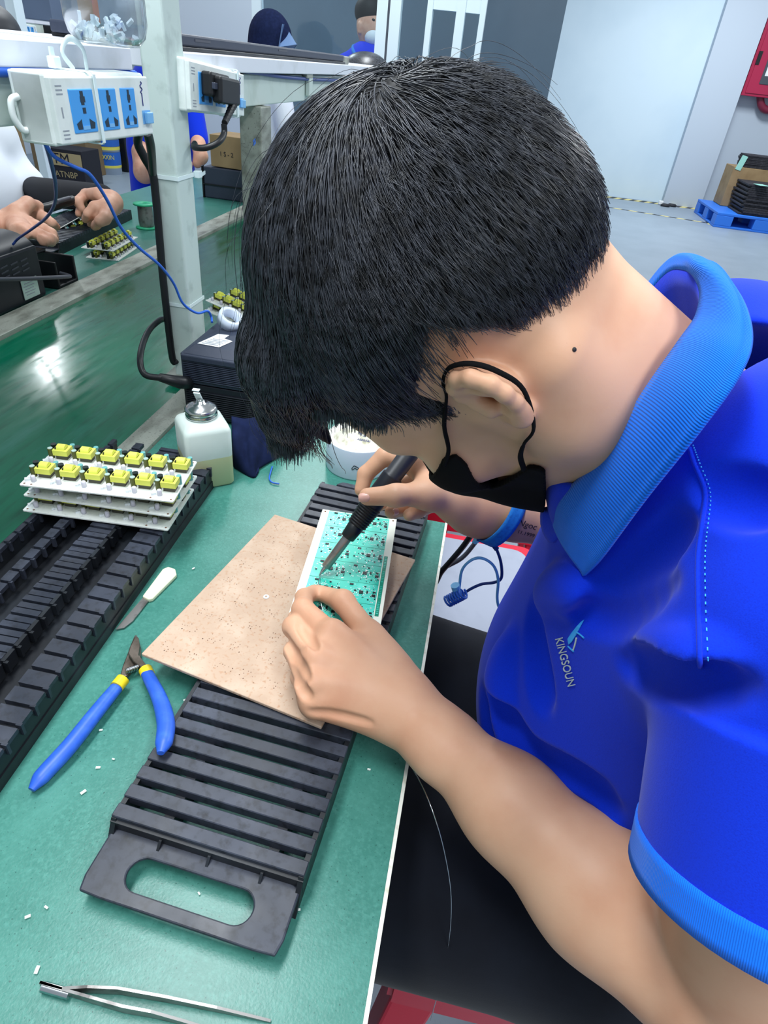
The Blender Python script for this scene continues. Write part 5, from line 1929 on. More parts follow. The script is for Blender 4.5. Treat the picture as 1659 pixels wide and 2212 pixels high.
ct = thing('cable_tie', 'white cable tie strapped round the middle of the near power strip', 'cable tie', tuple(F1(.39, 1, 0)))
strap(F1, .39, 0, .045).build('strap', M['tie'], ct, solid=.0012)
k1 = F1(.47, 1.06, -.03)
mb = MB(); mb.tube(spline([k1, k1 + np.array([-.002, -.012, .014]), k1 + np.array([-.002, .004, .026]), k1 + np.array([0, .022, .018]), k1 + np.array([0, .024, .0])], 6), .0030, 8, flat=.4, up=(1, 0, 0)); mb.build('tail_loop', M['tie'], ct)
ct2 = thing('cable_tie', 'second white cable tie on the near power strip, its head against the shelf edge', 'cable tie', tuple(F1(.10, 1.05, -.03)))
mb = MB(); mb.box(P(117, 134, x=-.468), (.008, .012, .010)); mb.build('head', M['tie'], ct2, bevel=.0012)
mb = MB(); mb.box(P(113, 122, x=-.470), (.002, .006, .016)); mb.build('tail', M['tie'], ct2)

F2, L2, U2, n2 = frame_of((413, 238), (528, 251), (410, 130), -.468, -.468)
s2 = power_strip('far white power strip right of the post with a black plug in it', F2, n2, .030)
ct3 = thing('cable_tie', 'white cable tie round the right end of the far power strip', 'cable tie', tuple(F2(.84, 1, 0)))
strap(F2, .84, 0, .031).build('strap', M['tie'], ct3, solid=.0012)
pgl = thing('mains_plug', 'chunky black plug pushed into the far power strip, its cable curling down', 'plug', tuple(F2(.45, .45, .02)))
mb = MB(); fbox(mb, F2, .16, .50, .34, .86, .001, .018); fbox(mb, F2, .22, .58, .22, .80, .012, .028); mb.build('plug_body', M['cable_black'], pgl, bevel=.004, seg=3)
mb = MB(); fbox(mb, F2, .17, .24, .50, .64, .016, .022); mb.build('finger_grip', M['station'], pgl, bevel=.001)
tt, rr = [], []
ca0, ca1 = F2(.50, .24, .022), P(484, 268, x=-.440)
for k in range(7):
    f = k / 7
    tt += [ca0 * (1 - f) + ca1 * f, ca0 * (1 - f - .09) + ca1 * (f + .09)]
    rr += [.0066 - .0003 * k, .0052 - .0001 * k]
mb = MB(); mb.tube(tt, rr, 12, smooth=False); mb.build('strain_relief', M['cable_black'], pgl)
mb = MB(); mb.tube(spline([ca1, P(484, 288, x=-.440), P(472, 307, x=-.44), P(445, 319, x=-.455), P(420, 318, x=-.475), (-.492, 1.06, P(410, 316, x=-.485)[2])], 8), .0046, 10); mb.build('cord', M['cable_black'], pgl)

# blue cables
bw = thing('blue_cable', 'thick blue cable running along the top of the beam under the shelf', 'cable', (-.49, 1.0, 1.21))
mb = MB(); mb.tube(spline([(-.494, .25, 1.211), (-.494, .60, 1.211), (-.494, .90, 1.209)], 6), .0050, 8); mb.build('cord', M['cable_blue'], bw)
bw2 = thing('blue_cable', 'blue cable sagging along the beam to the right of the far power strip', 'cable', (-.49, 1.6, 1.20))
mb = MB(); mb.tube(spline([P(520, 152, x=-.494), P(560, 158, x=-.494), P(610, 166, x=-.494), P(680, 172, x=-.494), P(760, 175, x=-.494), P(820, 178, x=-.494)], 6), .0036, 8); mb.build('cord', M['cable_navy'], bw2)
w1 = thing('blue_wire', 'thin bright blue wire hanging from the near power strip to the nearest soldering station', 'wire', tuple(P(100, 316, x=-.46)))
mb = MB(); mb.tube(spline([P(98, 312, x=-.462), P(120, 340, y=.66), P(165, 362, y=.68), P(195, 378, y=.70), P(230, 430, y=.74), P(262, 492, y=.78), P(300, 535, y=.82), P(345, 573, y=.86), P(375, 612, y=.90), P(395, 655, y=.92), P(425, 676, y=.94), P(448, 672, y=.96), P(456, 684, y=.97), P(458, 696, z=.876)], 8), .0020, 8); mb.build('strand', M['cable_blue'], w1)
w2 = thing('blue_wire', 'navy wire hanging from the near power strip down to the far soldering station', 'wire', tuple(P(104, 318, x=-.47)))
mb = MB(); mb.tube(spline([P(100, 314, x=-.468), P(110, 350, y=.72), P(120, 400, y=.82), P(118, 440, y=.92), P(100, 470, y=1.02), P(70, 494, y=1.12), P(40, 515, y=1.22), P(28, 528, z=.872)], 8), .0024, 8); mb.build('strand', M['cable_navy'], w2)

# ------------------------------------------------------------------ on the shelf
bt_c = P(236, 101, z=1.2375)
bt = thing('water_bottle', 'clear plastic bottle with white bits at its bottom, standing on the shelf', 'bottle', (bt_c[0], bt_c[1], 1.2372))
mb = MB(); R0 = .041
mb.lathe([(0, .004), (.020, .001), (R0 - .010, .002), (R0 - .003, .010), (R0, .022), (R0, .050), (R0 - .002, .053), (R0, .056), (R0, .12), (R0 - .003, .15), (.018, .19), (.014, .20), (.014, .215), (.0125, .215), (.0125, .20), (R0 - .005, .15), (R0 - .0015, .12), (R0 - .0015, .058), (R0 - .0035, .053), (R0 - .0015, .048), (R0 - .0015, .022), (R0 - .005, .011), (R0 - .011, .0035), (0, .0055)], (0, 0, 0), 40)
mb.build('shell', M['water'], bt, world=False)
mb = MB(); mb.lathe([(R0 + .0004, .0490), (R0 + .0016, .053), (R0 + .0004, .0570), (R0 - .0014, .053), (R0 + .0004, .0490)], (0, 0, 0), 40); mb.build('ring', M['tie'], bt, world=False, label='milky ring round the bottle')
rb = random.Random(3); mb = MB()
for k in range(46):
    a = rb.uniform(0, 6.28); r = (R0 - .009) * math.sqrt(rb.random()); z = .008 + rb.random() ** 2 * .018
    mb.box((r * math.cos(a), r * math.sin(a), z), (.008, .004, .003), (rb.uniform(0, 3), rb.uniform(0, 3), rb.uniform(0, 3)))
o = mb.build('plastic_bits', M['bead'], bt, world=False); o['kind'] = 'stuff'
bk = thing('black_tray', 'flat black tray lying along the shelf right of the post', 'tray', (-.62, 1.6, 1.2372))
mb = MB(); mb.box((-.62, 1.635, 1.2400), (.21, 1.09, .005)); mb.build('flange', M['black_rack'], bk, bevel=.001)
mb = MB(); mb.box((-.62, 1.63, 1.2505), (.20, 1.10, .016)); mb.build('body', M['station'], bk, bevel=.003)
for y in (1.18, 1.60):
    mb = MB(); mb.box((-.5195, y, 1.252), (.001, .06, .003)); mb.build('slot', M['cable_grey'], bk)
mb = MB(); mb.box((-.62, 2.23, 1.247), (.19, .08, .020)); mb.build('end_block', M['alu'], bk, bevel=.003, label='grey end block with a screw')
br = thing('clamp', 'small grey clamp between shelf board and beam, beyond the far power strip', 'clamp', tuple(P(665, 160, x=-.48)))
c = P(665, 152, x=-.494); mb = MB(); mb.box(c, (.012, .05, .03)); mb.build('plate', M['alu'], br, bevel=.002)
c = P(668, 175, x=-.494); mb = MB(); mb.box(c, (.010, .03, .06)); mb.build('leg', M['paint_beam'], br, bevel=.002)

# ------------------------------------------------------------------ far bench: station, tray, panels, spool
fs = thing('soldering_station', 'black soldering station at the left frame edge on the far bench with a rating label', 'soldering station', (-1.05, 1.16, .7505))
mb = MB(); mb.box((-1.05, 1.12, .806), (.136, .34, .110)); mb.build('case', M['station_dark'], fs, bevel=.006)
mb = MB(); mb.tube([(-1.05, 1.125, .852), (-1.05, 1.285, .852)], .066, 28, flat=.5, up=(0, 0, 1)); mb.build('lid', M['station_dark'], fs, label='rounded black lid')
mb = MB(); mb.box((-1.06, 1.16, .8853), (.07, .10, .001)); mb.build('paper_label', M['paper'], fs)
mb = MB()
for k in range(9):
    mb.box((-.981, 1.05, .765 + k * .009), (.003, .16, .004))
mb.build('cooling_ribs', M['station'], fs)
mb = MB()
for r in range(3):
    for k in range(3):
        mb.box((-.9815, 1.175 + k * .032, .84 - r * .010), (.002, .022, .0022), (.1, 0, 0))
mb.build('vent_slots', M['cable_grey'], fs)
c = P(66, 622, x=-.980); mb = MB(); mb.box(c, (.0012, .052, .040)); lb_ = mb.build('rating_label', M['cap_top'], fs, label='pale rating label')
mb = MB()
for k in range(5):
    mb.box(c + np.array([.0009, -.004, .013 - k * .006]), (.0006, .036 if k % 2 else .028, .0016))
mb.build('label_print', M['paper_line'], lb_)
mb = MB(); mb.box((-1.03, 1.338, .782), (.10, .006, .06)); mb.box((-1.03, 1.408, .782), (.10, .008, .06)); mb.box((-1.065, 1.372, .815), (.03, .076, .006)); mb.box((-1.03, 1.372, .756), (.10, .07, .008)); mb.build('holder_bracket', M['cable_black'], fs, bevel=.002)
mb = MB(); mb.tube(spline([P(-20, 604, x=-.965), P(60, 602, x=-.965), P(140, 598, x=-.965), P(150, 596, x=-.975), P(130, 590, x=-1.0)], 6), .0045, 8); mb.build('cord', M['cable_grey'], fs)

ft = slatted_tray('black slatted tray on the far bench beneath the white shirted worker\'s hands', (-1.215, 1.545, .7505), math.radians(6.5))
ca4 = (-1.056, 1.700)
q0, q1 = P(232, 568, z=.756), P(296, 530, z=.756)
fa = math.atan2(q1[1] - q0[1], q1[0] - q0[0])
dup(p3, (ca4[0], ca4[1], .7725), fa, 'upper of two yellow studded circuit panels on the far bench', 'circuit panels on the far bench')
dup(p3, (ca4[0] + .010, ca4[1] - .006, .7505), fa + .04, 'lower of two yellow studded circuit panels on the far bench', 'circuit panels on the far bench')
hp = P(150, 484, y=1.80)
dup(p3, tuple(hp), (math.radians(150), math.radians(-16), math.radians(72)), 'circuit panel tilted between the hands of the white shirted worker', 'circuit panels on the far bench')
spo = P(318, 492, z=.7505)
so_ = thing('wire_spool', 'green plastic spool of solder wire on the far bench, half behind the black cable', 'spool', tuple(spo))
mb = MB(); mb.lathe([(0, 0), (.034, 0), (.034, .004), (.016, .005), (.016, .010)], (0, 0, 0), 28); mb.build('lower_flange', M['spool_green'], so_, world=False)
mb = MB(); mb.lathe([(.0225, .006), (.0235, .02), (.0225, .066)], (0, 0, 0), 24); mb.build('wire_winding', M['steel_soft'], so_, world=False, label='silver wire winding')
mb = MB(); mb.lathe([(.016, .066), (.034, .068), (.034, .073), (.008, .073), (.008, .062)], (0, 0, 0), 28); mb.build('upper_flange', M['spool_green'], so_, world=False)
sb = thing('soldering_station', 'dark soldering station on the far bench with a small cardboard box on top', 'soldering station', (-1.06, 2.56, .7505))
bx0 = P(440, 427, z=.751); bx1 = P(531, 434, z=.751)
mb = MB(); mb.box((-1.075, 2.68, .806), (.175, .17, .110)); mb.build('case', M['station'], sb, bevel=.004)
mb = MB(); mb.box((-1.075, 2.593, .800), (.180, .006, .004)); mb.build('seam', M['cable_black'], sb)
mb = MB(); mb.box((-1.166, 2.60, .806), (.006, .02, .114)); mb.build('side_handle', M['cable_black'], sb, bevel=.002)
cb = thing('cardboard_box', 'small brown cardboard box on the dark soldering station beyond the post', 'box', (-1.04, 2.69, .8625))
mb = MB(); mb.box((-1.045, 2.68, .918), (.165, .16, .108), (0, 0, -.06)); mb.build('carton', M['cardboard'], cb, bevel=.002)
text_obj('box_print', '1 S - 2', .022, (-1.065, 2.5993, .91), (1, -.06, 0), (0, 0, 1), M['print_black'], cb)
bl_ = P(212, 132, x=-.47)

# ------------------------------------------------------------------ the other people
def hand_field(F, wrist, knuckle, tip, side, th, r=.011):
    """four fingers and a thumb from wrist/knuckle/tip lines"""
    wrist, knuckle, tip = map(np.array, (wrist, knuckle, tip))
    s = np.array(side)
    up = np.cross(_n(knuckle - wrist), s)
    for k in range(4):
        o = (k - 1.5) * .019
        kn = knuckle + s * o
        ln = (1.0, 1.1, 1.03, .82)[k]
        m1 = kn + (tip - knuckle) * .5 * ln + up * .008
        e = kn + (tip - knuckle) * ln - up * .012
        F.add(RC(wrist + s * o * .5, kn, .020, .0125, .012), RC(kn, m1, .0112, .0095, .004), RC(m1, e, .0095, .0075, .004))
    t0 = wrist * .6 + knuckle * .4 + s * th * .030
    t1 = knuckle + s * th * .040 + (tip - knuckle) * .15 - up * .01
    t2 = knuckle + s * th * .030 + (tip - knuckle) * .60 - up * .016
    F.add(RC(wrist, t0, .02, .015, .015), RC(t0, t1, .014, .0105, .006), RC(t1, t2, .0105, .0085, .004))


# white shirted worker on the left
wp = thing('person', 'person in a white shirt with a dark arm sleeve working at the far bench', 'person', (-1.75, 2.0, 0))
wf = Field()
hR0, hR1, hR2 = P(214, 440, z=.865), P(186, 446, z=.852), P(170, 468, z=.828)
eR = P(70, 412, y=2.28)
wf.add(RC(P(-20, 330, y=2.35), eR, .05, .042, .02), RC(eR, hR0 + np.array([.012, .03, .005]), .042, .028, .02))
wr = P(236, 452, z=.850)
for k, (a, b, c_, d) in enumerate(((( 222, 428), (196, 424), (176, 440), (170, 462)), ((226, 444), (204, 446), (190, 462), (184, 474)), ((228, 460), (212, 466), (202, 476), (196, 484)), ((226, 472), (216, 478), (208, 486), (204, 490)))):
    zz = (.870, .868, .850, .832) if k < 2 else (.850, .845, .828, .815)
    pts = [P(*q, z=z) for q, z in zip((a, b, c_, d), zz)]
    wf.add(RC(hR0 + np.array([.02, .03, 0]), pts[0], .024, .0165, .014)); wf.add(chain(pts, [.0160, .0135, .0118, .0100], .004))
wf.add(chain([P(214, 420, z=.885), P(186, 420, z=.875), P(168, 436, z=.862), P(178, 452, z=.845)], [.019, .0145, .0130, .0100], .005))
hL0 = P(30, 478, z=.845)
eL = P(-150, 520, z=.83)
wf.add(RC(P(-190, 330, y=1.9), eL, .05, .042, .02), RC(eL, hL0, .040, .028, .02))
for k, q in enumerate((((64, 462), (96, 470), (112, 482), (122, 490)), ((62, 482), (92, 494), (112, 504), (118, 512)), ((56, 498), (84, 506), (106, 514), (118, 518)), ((46, 510), (72, 516), (98, 520), (112, 524)))):
    pts = [P(*a, z=z) for a, z in zip(q, (.850, .846, .836, .824))]
    wf.add(RC(hL0, pts[0], .026, .0170, .014)); wf.add(chain(pts, [.0160, .0140, .0120, .0100], .004))
wf.add(chain([P(36, 462, z=.865), P(60, 440, z=.880), P(80, 446, z=.868), P(92, 452, z=.86)], [.024, .0170, .0140, .0110], .008))
hc = np.array([-2.02, 1.76, 1.36])
wf.add(EL(hc, (.095, .078, .115), None, .02), RC(hc - np.array([.02, 0, .08]), (-1.92, 1.88, 1.12), .052, .06, .03), RC((-1.86, 1.95, 1.1), (-1.75, 2.05, .7), .11, .12, .03))
sdf_obj('body', wf, (-2.0, 1.4, .5), (-.9, 2.6, 1.5), .0045, M['skin_far'], wp)
wh = Field(); wh.add(EL(hc + np.array([-.02, 0, .035]), (.105, .09, .10), None, .02)); sdf_obj('hair', wh, hc - .2, hc + .2, .006, M['hair_base'], wp)
ws_ = Field()
shl = P(2, 300, y=2.30)
ws_.add(RC(P(-16, 330, y=2.32), P(58, 396, y=2.28), .072, .062, .03), RC(P(-40, 300, y=2.25), P(-60, 470, y=2.2), .12, .13, .05), RC(P(-15, 380, y=2.22), P(-12, 470, y=2.15), .040, .045, .03), RC(P(-150, 300, y=1.9), P(-120, 470, y=1.85), .09, .09, .05), EL((-1.76, 2.05, .70), (.14, .20, .25), None, .05))
ws_.sub(RC(P(40, 352, y=2.21), P(72, 366, y=2.20), .004, .004, .01))
sdf_obj('shirt', ws_, (-2.1, 1.4, .4), (-1.0, 2.7, 1.4), .005, M['white_cloth'], wp)
bs = Field(); bs.add(RC(P(40, 396, y=2.30), P(72, 414, y=2.28), .052, .050, .02), RC(P(72, 414, y=2.28), hR0 + np.array([-.02, .05, .005]), .050, .036, .02))
sdf_obj('arm_sleeve', bs, (-1.9, 1.6, .6), (-.9, 2.7, 1.3), .005, M['black_cloth'], wp, label='black arm sleeve')
bi = P(132, 448, y=1.98)
irn = thing('soldering_iron', 'soldering iron held by the white shirted worker on the far bench', 'soldering iron', tuple(bi))
mb = MB(); mb.tube([P(82, 452, z=.862), P(100, 450, z=.862), P(158, 432, z=.866)], [.011, .0125, .0115], 14); mb.build('handle', M['cable_black'], irn)
mb = MB(); mb.tube([P(122, 436, z=.878), P(150, 428, z=.877)], .006, 10); mb.build('handle_painted_shine', M['cable_grey'], irn)  # grey rod laid along the handle stands in for its highlight

# blue shirted worker behind the post
def simple_person(label, base, head_c, head_r, shirt_prims, skin_prims, shirt_m, hair_prims=None, h=.007, hair_m=None, extra=None, skin_label=None):
    t = thing('person', label, 'person', base)
    sk = Field(); sk.add(EL(head_c, head_r, None, .02)); sk.add(skin_prims)
    b = np.array(head_c)
    allp = np.array([b] + [p.a for p in skin_prims if hasattr(p, 'a')] + [p.b for p in skin_prims if hasattr(p, 'b')])
    sdf_obj('body', sk, allp.min(0) - .2, allp.max(0) + .2, h, M['skin_far'], t)
    sf = Field(); sf.add(shirt_prims)
    pp = np.array([p.a for p in shirt_prims if hasattr(p, 'a')] + [p.b for p in shirt_prims if hasattr(p, 'b')] + [p.c for p in shirt_prims if hasattr(p, 'c')])
    sdf_obj('shirt', sf, pp.min(0) - .3, pp.max(0) + .3, h, shirt_m, t)
    lw = pp[pp[:, 2].argmin()]
    tf_ = Field()
    for s_ in (-.09, .09):
        tf_.add(RC((lw[0], lw[1] + s_, min(lw[2], .9)), (lw[0], lw[1] + s_, .06), .10, .06, .04))
    sdf_obj('trousers', tf_, (lw[0] - .25, lw[1] - .35, -.0), (lw[0] + .25, lw[1] + .35, 1.1), .012, M['trousers'], t)
    if hair_prims:
        hf = Field(); hf.add(hair_prims)
        hp_ = np.array([p.c for p in hair_prims])
        sdf_obj('hair', hf, hp_.min(0) - .2, hp_.max(0) + .2, h, hair_m or M['hair_base'], t)
    return t


Yb = 3.55
tc = P(365, 330, y=Yb)
hb2 = P(352, 70, y=Yb)
simple_person('person in a blue shirt seated at the far bench, mostly hidden behind the pale post', (tc[0], tc[1], 0), hb2, (.09, .075, .11),
              [RC(P(352, 190, y=Yb), P(352, 420, y=Yb), .148, .154, .04), RC(P(300, 260, y=Yb - .05), P(306, 330, y=Yb - .1), .065, .061, .03), RC(P(412, 240, y=Yb), P(425, 300, y=Yb - .05), .065, .059, .03), RC((tc[0] - .05, Yb, .45), (tc[0] - .05, Yb, .75), .16, .16, .05)],
              [RC(P(308, 330, y=Yb - .16), P(312, 372, y=Yb - .20), .054, .050, .02), RC(P(312, 372, y=Yb - .20), P(400, 355, y=Yb - .35), .050, .035, .02), RC(P(428, 310, y=Yb - .12), P(434, 338, y=Yb - .2), .038, .033, .02), RC(P(434, 338, y=Yb - .2), P(426, 352, y=Yb - .22), .031, .024, .02), RC(hb2 - np.array([0, 0, .08]), P(352, 180, y=Yb), .05, .05, .02)],
              M['shirt'], [EL(hb2 + np.array([-.02, 0, .03]), (.1, .085, .1), None, .02)])
Yc = 4.0
c_h = P(588, 88, y=Yc)
t3 = simple_person('person with a dark navy hood and blue visor showing above the black shelf tray', (c_h[0], c_h[1], 0), c_h - np.array([0, 0, .04]), (.085, .075, .10),
                   [RC(c_h - np.array([.03, 0, .22]), c_h - np.array([.05, 0, .62]), .14, .15, .04), RC(c_h - np.array([-.08, .10, .24]), c_h - np.array([-.14, .12, .50]), .06, .055, .04), RC(c_h - np.array([.05, 0, .85]), c_h - np.array([.05, 0, .6]), .15, .15, .04)],
                   [RC(c_h - np.array([.02, 0, .12]), c_h - np.array([.03, 0, .2]), .05, .05, .02), RC(c_h - np.array([-.14, .12, .50]), c_h - np.array([-.30, .14, .40]), .04, .03, .02), RC(c_h - np.array([-.30, .14, .40]), c_h - np.array([-.34, .14, .34]), .032, .028, .02)], M['white_cloth'])
hd = Field(); hd.add(EL(c_h + np.array([-.01, 0, .0]), (.118, .105, .135), None, .03), RC(c_h - np.array([.02, 0, .10]), c_h - np.array([.04, 0, .18]), .115, .15, .05))
sdf_obj('hood', hd, c_h - .4, c_h + .3, .006, M['navy_cloth'], t3, label='dark navy hood')
va, vb = P(610, 52, y=Yc - .10), P(642, 96, y=Yc - .10)
mb = MB(); mb.add([va, va + np.array([-.02, .12, 0]), vb + np.array([-.06, .12, -.03]), vb, vb + np.array([-.10, 0, -.02])], [(0, 1, 2, 3, 4)]); mb.build('visor', M['visor'], t3, solid=.004, label='translucent blue visor')
Yd = 4.72
h4 = P(800, 46, y=Yd)
t4 = simple_person('person in a blue polo and white mask standing behind the glass partition', (h4[0], h4[1], 0), h4 - np.array([-.005, 0, .02]), (.088, .078, .115),
                   [RC(h4 - np.array([0, 0, .24]), h4 - np.array([0, 0, .70]), .15, .15, .05), RC(h4 - np.array([.14, .02, .24]), h4 - np.array([.17, .06, .48]), .07, .06, .04), RC(h4 - np.array([-.14, .02, .24]), h4 - np.array([-.17, .06, .48]), .07, .06, .04)],
                   [RC(h4 - np.array([0, 0, .08]), h4 - np.array([0, 0, .2]), .05, .052, .02), RC(h4 + np.array([-.05, -.06, -.02]), h4 + np.array([-.052, -.06, -.06]), .014, .011, .008)], M['shirt'],
                   [EL(h4 + np.array([-.005, .015, .045]), (.098, .092, .085), None, .02)], h=.005)
mm = Field(); mm.add(EL(h4 + np.array([.026, -.034, -.075]), (.052, .052, .048), None, .02)); sdf_obj('face_mask', mm, h4 - .2, h4 + .2, .005, M['mask_white'], t4, label='white face mask')
ck = MB(); ck.tube(spline([h4 + np.array(q) for q in ((.02, -.12, -.235), (-.06, -.10, -.17), (-.085, .0, -.135), (-.05, .07, -.14))], 5), .022, 8, flat=.7); ck.build('collar', M['band_blue'], t4, label='lighter blue collar')
ey = MB(); ey.lathe([(0, .004), (.012, .001), (.014, 0)], (0, 0, 0), 12, sx=1, sy=.5, rot=(math.pi / 2, 0, 0)); ey.v = [tuple(np.array(v) + h4 + np.array([.03, -.072, .005])) for v in ey.v]; ey.build('eye', M['brow'], t4)
h5 = P(792, 131, y=4.0)
simple_person('person with brown hair, only the crown showing above the shelf tray end', (h5[0], h5[1], 0), h5 - np.array([0, 0, .08]), (.085, .075, .10),
              [RC(h5 - np.array([0, 0, .32]), h5 - np.array([0, 0, .8]), .13, .14, .05)], [RC(h5 - np.array([0, 0, .12]), h5 - np.array([0, 0, .26]), .05, .05, .02)], M['shirt'], [EL(h5 + np.array([0, 0, -.045]), (.13, .10, .085), None, .02)], hair_m=M['hair'])

# ------------------------------------------------------------------ second shelf row at the far left
SX = -2.4
sf2 = thing('shelf_board', 'second white shelf further back, crossing the top left corner', 'shelf', (SX, 3, 1.30))
SX = -2.4
zs = P(100, 50, x=SX)[2]
mb = MB(); mb.box((SX - .14, 3.6, zs), (.28, 5.2, .012)); mb.build('board', M['shelf_white'], sf2)
mb = MB(); mb.box((SX - .02, 3.6, zs - .030), (.03, 5.2, .045)); mb.build('edge_beam', M['paint_beam'], sf2)
po = P(30, 40, x=SX)
sp2 = thing('support_post', 'thin white post of the distant shelf, running down behind the near power strip', 'post', (po[0], po[1], 0))
mb = MB(); mb.box((SX + .015, po[1], .90), (.045, .065, 1.79)); mb.build('tube', M['frame_white'], sp2)
F3, L3, U3, n3 = frame_of((42, 72), (82, 78), (40, 50), SX + .005, SX + .005)
power_strip('tiny distant power strip on the second shelf, beside the white post', F3, n3, .02)
o = MB(); c = P(155, 76, x=SX + .02); o.box(c, (.14, .40, .06)); o = o.build('black_tray', M['station_dark'], None, bevel=.004); tag(o, 'black tray under the distant second shelf, left of the clear bottle', 'tray')
o = MB(); c = P(110, 82, x=SX + .02); o.box(c, (.14, .20, .035)); o = o.build('dark_case', M['cable_black'], None, bevel=.008); tag(o, 'low black case beside the distant tray behind the shelf', 'case')
o = Field(); c = P(-50, 66, x=-1.30); o.add(EL(c, (.09, .11, .07), None, .02)); o = sdf_obj('dark_hood', o, c - .2, c + .2, .006, M['station_dark'], None); tag(o, 'dark rounded hood at the top left frame edge above the shelf', 'hood')
bxs = thing('storage_box', 'slate grey storage box standing on the distant second shelf', 'box', tuple(P(108, 48, x=SX - .1)))
c = P(108, 25, x=SX - .1); mb = MB(); mb.box((c[0], c[1], zs + .12), (.18, .25, .22)); mb.build('carton', M['slate_panel'], bxs, bevel=.004)
bxs = thing('storage_box', 'tan and orange carton on the distant second shelf beside the slate box', 'box', tuple(P(155, 50, x=SX - .1)))
c = P(156, 25, x=SX - .1); mb = MB(); mb.box((c[0], c[1], zs + .12), (.18, .17, .22)); mb.build('carton', M['brown_panel'], bxs, bevel=.002)
c = P(168, 25, x=SX - .1); mb = MB(); mb.box((c[0], c[1] + .035, zs + .12), (.184, .06, .216)); mb.build('carton_end', M['orange_panel'], bxs, bevel=.002)

# ------------------------------------------------------------------ boxes and bucket on the far floor
c0 = P(190, 412, z=0)
bb = thing('cardboard_box', 'large brown carton on the far floor behind the printed box', 'box', (-4.52, 6.85, 0))
mb = MB(); mb.box((-4.52, 6.85, .24), (.62, .40, .48)); mb.build('carton', M['cardboard_dark'], bb, bevel=.004)
bb2 = thing('cardboard_box', 'dark printed carton lettered TM on the far floor beneath the power strip', 'box', tuple(c0))
mb = MB(); mb.box((-4.15, 6.25, .16), (.46, .30, .32)); mb.build('carton', M['print_black'], bb2, bevel=.004)
mb = MB(); mb.box((-4.15, 6.098, .235), (.44, .004, .11)); pn = mb.build('upper_panel', M['print_tan'], bb2, label='tan panel with black letters')
text_obj('box_print', 'ETM', .13, (-4.17, 6.0945, .235), (1, 0, 0), (0, 0, 1), M['print_black'], pn)
text_obj('box_lettering', 'LATNBP', .075, (-4.13, 6.0985, .105), (1, 0, 0), (0, 0, 1), M['print_tan'], bb2)
bb3 = thing('cardboard_box', 'brown cartons stacked at the left behind the white shirt sleeve', 'box', (-4.7, 5.2, 0))
mb = MB(); mb.box((-4.3, 5.3, .36), (.5, .4, .72)); mb.build('carton', M['cardboard'], bb3, bevel=.004)
bu_c = P(238, 374, z=0)
bu = thing('bucket', 'white paint bucket with a blue and yellow label on the far floor', 'bucket', tuple(bu_c))
mb = MB(); mb.lathe([(0, 0), (.125, 0), (.135, .36), (.142, .36), (.142, .385), (0, .39)], (0, 0, 0), 28); mb.build('pail', M['tape_white'], bu, world=False)
for z0, z1, m in ((.09, .215, 'label_blue'), (.065, .09, 'label_yellow'), (.235, .265, 'label_yellow'), (.27, .33, 'label_blue')):
    mb = MB(); mb.lathe([(.1255 + z0 * .028 + .002, z0), (.1255 + z1 * .028 + .002, z1)], (0, 0, 0), 28); mb.build('label_band', M[m], bu, world=False)
text_obj('label_print', 'NO00N', .06, (bu_c[0] + .045, bu_c[1] - .135, .17), (1, .25, 0), (0, 0, 1), M['label_yellow'], bu)
o = MB(); c = P(275, 370, z=0); o.box((c[0], c[1], .24), (.10, .12, .48)); o = o.build('waste_bin', M['cable_black'], None, bevel=.01); tag(o, 'narrow black bin on the far floor right of the paint bucket', 'bin')
# ------------------------------------------------------------------ room
def struct(name, mb, m, **k):
    o = mb.build(name, m, None, **k); o['kind'] = 'structure'; return o


mb = MB(); mb.box((-.5, 4.2, -.05), (12.0, 13.0, .10)); struct('floor', mb, M['floor'])
YW = 10.40
mb = MB(); mb.box((-2.1, YW + .05, 1.6), (8.9, .10, 3.2)); struct('wall_back', mb, M['wall'])
xl0, xr0 = P(1432, 436, y=YW - .12)[0], P(1513, 446, y=YW - .12)[0]
mb = MB(); mb.box(((xl0 + xr0) / 2, YW + .03, 1.6), (xr0 - xl0, .30, 3.2)); struct('trim_1', mb, M['wall_grey'])
mb = MB(); mb.box((xr0 + 1.3, YW + .25, 1.6), (2.7, .10, 3.2)); struct('wall_right', mb, M['wall_grey'])
mb = MB(); mb.box((-5.6, 4.5, 1.6), (.10, 12.0, 3.2)); struct('wall_left', mb, M['wall_grey'])

# glazed partition behind the line
YP = 4.45
def px(x_, y_=40):
    return P(x_, y_, y=YP)[0]


def bar(name, x0, x1, z0, z1, m=None, y0=YP - .03, y1=YP + .03):
    mb = MB(); mb.box(((x0 + x1) / 2, (y0 + y1) / 2, (z0 + z1) / 2), (x1 - x0, y1 - y0, z1 - z0))
    return struct(name, mb, m or M['frame_white'])


bar('wall_partition', px(385), px(548), 0, 2.6, M['partition'])
bar('trim_2', px(548), px(566), 0, 2.6)
bar('trim_3', px(566), px(1046), .0, .95, M['partition'])
bar('trim_4', px(815), px(838), .95, 2.6)
bar('trim_5', px(838), px(843), .95, 2.6, M['gap_dark'])
bar('trim_6', px(843), px(866), .95, 2.6)
bar('trim_7', px(922), px(934), .95, 2.6)
bar('trim_8', px(985), px(1004), .95, 2.6)
bar('trim_9', px(1036), px(1048), .95, 2.6)
zb = P(960, 8, y=YP)[2]
bar('trim_10', px(926), px(1042), zb - .03, zb + .03, None, YP - .025, YP + .025)
gm = bpy.data.materials.new('pane'); gm.use_nodes = True
nt = gm.node_tree; nt.nodes.clear()
ou = nt.nodes.new('ShaderNodeOutputMaterial'); mx = nt.nodes.new('ShaderNodeMixShader'); tp_ = nt.nodes.new('ShaderNodeBsdfTransparent'); gl_ = nt.nodes.new('ShaderNodeBsdfGlossy')
